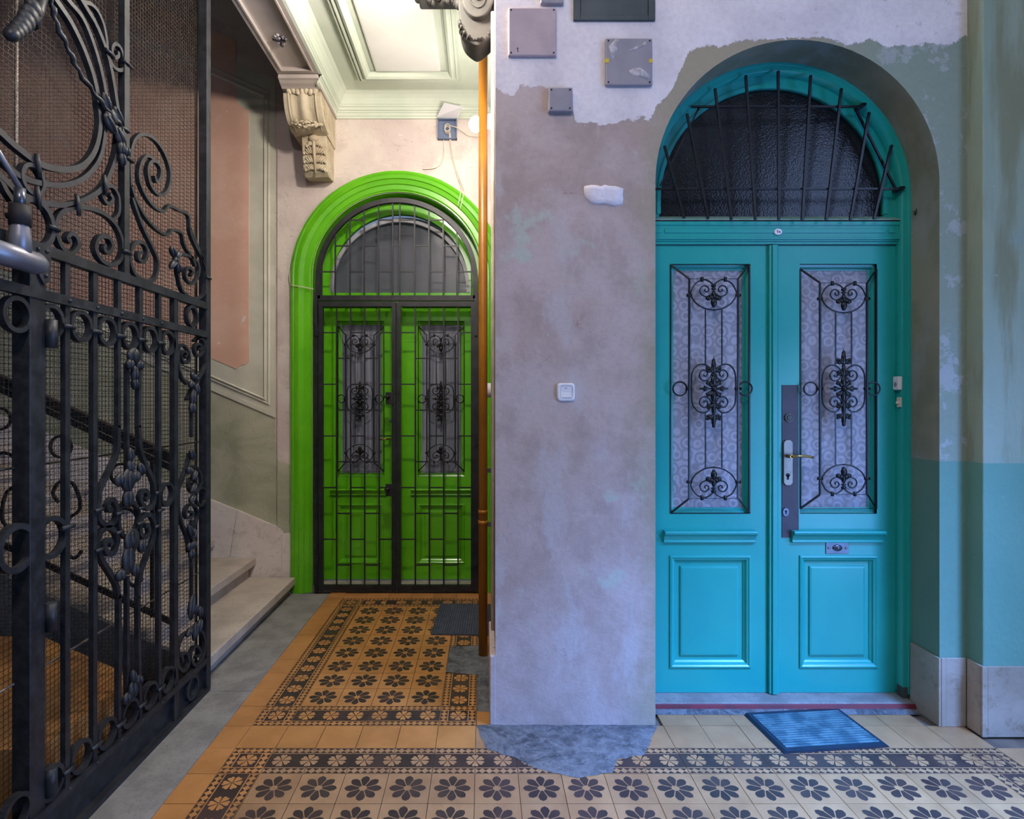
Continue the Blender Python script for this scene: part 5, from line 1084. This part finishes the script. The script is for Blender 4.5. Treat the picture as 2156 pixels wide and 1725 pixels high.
boss(g5(385,590), [(0,0.02,0.045,0.05,0),(0,-0.05,0.035,0.04,0),(-0.055,0.03,0.03,0.026,0),(0.05,0.03,0.028,0.024,0),(0.012,0.075,0.022,0.03,0),(0.085,0.055,0.022,0.03,0.5),(0.01,0.12,0.014,0.03,0)], 'leaf_boss')
boss(g5(390,1260), [(0.02,0.04,0.05,0.05,0.4),(0,-0.03,0.042,0.06,0),(-0.05,-0.075,0.03,0.024,0),(0.04,-0.08,0.022,0.026,0),(0.085,0.0,0.024,0.026,0)], 'leaf_boss')
boss(g2(905,930), [(0,0.02,0.045,0.035,0),(-0.03,-0.015,0.022,0.022,0),(0.035,-0.015,0.026,0.022,0),(0,-0.05,0.016,0.035,0),(0,-0.09,0.012,0.025,0)], 'leaf_boss')
boss(g6(690,830), [(0,0,0.03,0.04,0),(-0.04,-0.015,0.024,0.024,0),(0.04,0.02,0.024,0.02,0),(0,0.05,0.014,0.03,0)], 'leaf_boss')
# right narrow panel, middle and foot
scroll([g5(*p) for p in [(1040,260),(1030,340),(985,480),(935,620),(925,760),(935,860),(965,970),(1010,1080),(1030,1170),(1035,1260)]], [0.020]*51+[0.012]*200 if False else 0.014, 0.018)
scroll([g5(*p) for p in [(1040,400),(1100,400),(1150,470),(1160,570),(1110,655),(1055,640),(1036,565),(1068,512),(1104,548),(1088,590),(1070,568)]], 0.012, 0.018)
scroll([g5(*p) for p in [(1150,615),(1190,620),(1215,685),(1190,770),(1150,792),(1112,735),(1120,650)]], 0.010, 0.016, 'ring', 5, True)
scroll([g5(*p) for p in [(1045,1060),(1092,1010),(1120,905),(1112,820),(1078,780),(1030,790),(996,850),(1010,908),(1058,912),(1076,865),(1045,850)]], 0.012, 0.018)
boss(g5(1035,300), [(0,0.01,0.016,0.03,0.4),(-0.03,-0.06,0.016,0.02,0),(0.02,-0.09,0.012,0.03,-0.6),(0.01,-0.15,0.014,0.03,-0.7),(0.0,-0.20,0.014,0.026,-0.7)])
boss(g5(1030,1150), [(-0.01,0.05,0.016,0.04,0.5),(0.02,0.03,0.016,0.03,-0.5),(-0.02,-0.02,0.02,0.02,0),(0.02,-0.02,0.02,0.02,0),(0,-0.06,0.022,0.026,0)])
scroll([g6(*p) for p in [(1120,425),(1060,460),(1026,560),(1030,670),(1068,702),(1102,645),(1085,578),(1052,592),(1060,638)]], 0.013, 0.020)
scroll([g6(*p) for p in [(1140,405),(1195,435),(1212,520),(1195,620),(1150,665),(1116,620),(1126,552),(1160,530),(1182,578),(1152,608)]], 0.013, 0.020)
boss(g6(1125,400), [(-0.05,0.0,0.035,0.018,0.4),(0.0,-0.02,0.018,0.045,-0.2),(0.04,-0.01,0.02,0.04,-0.5),(-0.035,0.115,0.024,0.055,-0.3),(0.0,0.09,0.018,0.026,0),(0.05,0.06,0.018,0.028,0)])
# leafy ribbon tied over the lyre
rib = [g1(*p) for p in [(240,-80),(290,20),(322,150),(405,330),(480,480),(600,640),(700,765),(790,855)]]
mb = MB(); pts = cr(rib, 6); N = len(pts)
mb.tube([(GX+0.022+0.004*math.sin(i*1.7), p[0], p[1]) for i, p in enumerate(pts)], [0.006+0.004*math.sin(i*0.55)**2 for i in range(N)], 7); mb.build('twisted_ribbon', IR, LG)
boss(g1(690,760), [(0,0,0.04,0.035,0.6),(0.05,-0.05,0.03,0.045,0.8),(-0.03,0.04,0.02,0.035,0.6),(0.09,-0.09,0.018,0.02,0),(0.04,0.02,0.018,0.04,0.7),(-0.01,-0.03,0.022,0.04,0.9)])
boss(g1(745,950), [(0,0.05,0.014,0.03,0),(0.006,0.0,0.018,0.03,0),(0.012,-0.045,0.014,0.028,0.2)])
for p, L in [((690,345),0.05),((805,415),0.06),((812,1030),0.06)]: gcollar(g1(*p), L, 0.007)
for p in [(655,1200),(478,1330),(218,1075),(218,1285)]: q = g1(*p); MB().tube([(GX+0.014,q[0]-0.006,q[1]+0.035),(GX+0.016,q[0],q[1]),(GX+0.014,q[0]+0.006,q[1]-0.035)], 0.007, 7).build('collar', IR, LG)
for p in [(325,1480),(800,1635)]: gcollar(g1(*p), 0.05, 0.008)
gcollar(g1(110,1405), 0.05, 0.009); q = g2(1440,350); gcollar(q, 0.05, 0.006)
# wire mesh behind the bars
MX = GX-0.045
def mesh_screen(name, label, fn, u0, u1, v0, v1, pitch=0.019, r=0.0011, crimp=True):
    mb = MB(); nu = int((u1-u0)/pitch)
    for i in range(nu+1):
        u = u0+i*pitch
        if crimp:
            k = int((v1-v0)/(pitch/2)); mb.tube([fn(u+0.0022*math.cos(j*PI), v0+j*pitch/2, 0.0) for j in range(k+1)], r, 3, cap=False)
        else: mb.tube([fn(u, v0, 0), fn(u, v1, 0)], r, 3, cap=False)
    for j in range(int((v1-v0)/pitch)+1):
        v = v0+j*pitch; mb.tube([fn(u0, v, 0.0015), fn(u1, v, 0.0015)], r, 3, cap=False)
    return mb
o = mesh_screen('', '', lambda u, v, t: (MX+t, u, v), 1.15, 2.945, 0.03, 3.95).build('wire_mesh', M['wire'], LG); tag(o, kind='stuff')
for z in (0.60, 1.267, 0.03): MB().tube([(MX+0.006,1.15,z),(MX+0.006,2.945,z)], 0.004, 6).build('mesh_rod', M['nickel'] if z == 0.6 else M['wire'], LG)
B(MX-0.004, MX+0.004, 2.935, 2.945, 0.02, 3.95, 'mesh_edge', M['wire'], LG)
# far side of the lift cage
LS = thing('lift_cage_screen', 'wire mesh side of the lift cage along the stairs', 'lift cage')
o = mesh_screen('', '', lambda u, v, t: (u, 2.955+t, v), -3.2, -1.46, 0.05, 3.95, 0.019, 0.0011, False).build('wire_mesh', M['wire'], LS); tag(o, kind='stuff')
for x in (-2.65, -3.2): B(x-0.02, x+0.02, 2.96, 2.985, 0, 4.0, 'post', IR, LS)
for z in (0.03, 3.95): B(-3.2, -1.46, 2.958, 2.975, z-0.016, z+0.016, 'rail', IR, LS)
# iron stair balustrade seen through the mesh
BL = thing('stair_balustrade', 'black iron stair balustrade of scrolls seen through the lift mesh', 'balustrade')
def bf(u, v, t): return (u, 3.012+t*0.4, v)
def sz(x): return 0.124+(-1.44-x)*0.46
for off in (0.12, 0.92): MB().flat([(-1.62, sz(-1.62)+off), (-4.6, sz(-4.6)+off)], 0.03, 0.03, bf).build('rail', IR, BL)
MB().flat([(-1.60, sz(-1.62)+0.965), (-4.6, sz(-4.6)+0.965)], 0.045, 0.10, bf).build('handrail', IR, BL)
for k in range(9):
    x = -1.72-0.315*k; z = sz(x)
    B(x-0.008, x+0.008, 3.004, 3.020, z+0.10, z+0.93, 'baluster', IR, BL)
    MB().flat(cr([(x-0.05,z+0.30),(x-0.09,z+0.26),(x-0.15,z+0.32),(x-0.13,z+0.45),(x-0.06,z+0.52),(x-0.09,z+0.64),(x-0.16,z+0.66),(x-0.20,z+0.60),(x-0.17,z+0.55)], 5), 0.014, 0.03, bf).build('scroll', IR, BL)
    MB().flat(circ(x-0.16, z+0.84, 0.055, 18), 0.012, 0.03, bf, closed=True).build('ring', IR, BL)
# inside the shaft
SH = thing('lift_guide_rails', 'dark steel lift guide rails inside the shaft', 'lift rails')
for x, y in ((-1.62,1.62),(-1.75,1.62),(-1.62,1.48),(-2.3,1.9)): B(x-0.02, x+0.02, y-0.02, y+0.02, 0, 4.5, 'rail', IR, SH)
B(-1.72, -1.66, 1.86, 1.92, 0, 4.5, 'rail', M['ink'], SH); MB().tube([(-1.53,1.90,0.0),(-1.53,1.90,4.4)], 0.006, 6).build('cable_tube', M['nickel'], SH)
tag(MB().box(-3.25, -1.47, 1.0, 2.95, -0.011, 0.004).build('shaft_floor', M['ink']), 'black floor plate of the lift shaft', 'floor plate')  # floor plate in flat black
bq = [(-1.49,1.95),(-1.49,2.40),(-1.563,2.513),(-2.19,2.888),(-2.6,2.90),(-2.6,1.95)]
tag(MB().prism(bq, lambda x, y: (x,y,0.0045), lambda x, y: (x,y,0.30)).build('ochre_box', M['ochrebox']), 'plain ochre box standing in the lift shaft behind the gate', 'casing')  # plain box for an ochre shape of unidentified kind
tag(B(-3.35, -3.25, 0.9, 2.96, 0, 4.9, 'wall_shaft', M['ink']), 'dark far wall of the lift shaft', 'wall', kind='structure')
# silver gate closer at the picture's left edge
GC = thing('gate_closer', 'silver hydraulic gate closer fixed to the lift gate', 'gate closer')
a = g2(20,215); y0, z0 = a
MB().tube([(GX+0.05,1.55,z0),(GX+0.05,y0+0.06,z0),(GX+0.05,y0+0.085,z0)], [0.034,0.034,0.024], 16).build('cylinder', M['silver'], GC)
b = g2(60,0); MB().tube([(GX+0.05,b[0]-0.02,z0),(GX+0.05,b[0]-0.02,b[1]-0.03),(GX+0.05,b[0]-0.02,b[1]+0.0),(GX+0.05,b[0]-0.02,b[1]+0.05)], [0.030,0.028,0.024,0.018], 14).build('riser', M['silver'], GC)
MB().tube([(GX+0.05,b[0]-0.02,b[1]+0.05),(GX+0.05,b[0]-0.02,b[1]+0.11)], 0.015, 12).build('nipple', M['chrome'], GC); MB().tube([(GX+0.05,b[0]-0.02,b[1]+0.0),(GX+0.05,b[0]-0.02,b[1]+0.06)], 0.028, 12).build('collar', M['ink'], GC)
MB().tube([(GX+0.05,b[0]-0.02,b[1]+0.11),(GX+0.03,b[0]-0.12,b[1]+0.24)], 0.008, 8).build('arm', M['silver'], GC)
MB().tube([(GX+0.012,b[0]-0.02,b[1]+0.03),(GX+0.05,b[0]-0.02,b[1]+0.03)], 0.010, 8).build('mount', M['ink'], GC)
mb = MB()
for i in range(7):
    q = g1(6+24*i, 222-14*i-2.2*i*i); mb.blob((GX+0.032, q[0], q[1]), (0.022,0.026,0.020+0.002*i), Matrix.Rotation(0.9, 3, 'X'), 9, 6)
q = g1(195,80); mb.tube([(GX+0.030,q[0]-0.035,q[1]-0.06),(GX+0.030,q[0]-0.005,q[1]),(GX+0.022,q[0]+0.02,q[1]+0.10)], [0.020,0.016,0.022], 9); mb.build('tassel', IR, LG)
# hanging lantern of the hall, behind and above the photographer
HL = thing('hall_lantern', 'lit milky glass lantern hanging from the hall ceiling', 'lamp')
LNX, LNY = -0.35, -0.35
MB().tube([(LNX,LNY,4.149),(LNX,LNY,3.80)], 0.012, 8).build('rod', M['brass'], HL); MB().blob((LNX,LNY,3.70), (0.12,0.12,0.11), nu=16, nv=10).build('shade', emit('lit_milk_glass', (1.0,0.86,0.84,1), LANTERN_STRENGTH), HL)
PL = thing('passage_fill_lamp', 'added unseen fill lamp hanging from the coffered passage ceiling', 'lamp')  # fill lamp added above the view to brighten stair panel and passage
MB().tube([(-0.30,2.66,3.815),(-0.30,2.66,3.56)], 0.010, 8).build('rod', M['brass'], PL); MB().blob((-0.30,2.66,3.51), (0.08,0.08,0.07), nu=16, nv=10).build('shade', emit('passage_fill_glow', (1.0,0.90,0.80,1), PASSAGE_FILL_STRENGTH), PL)
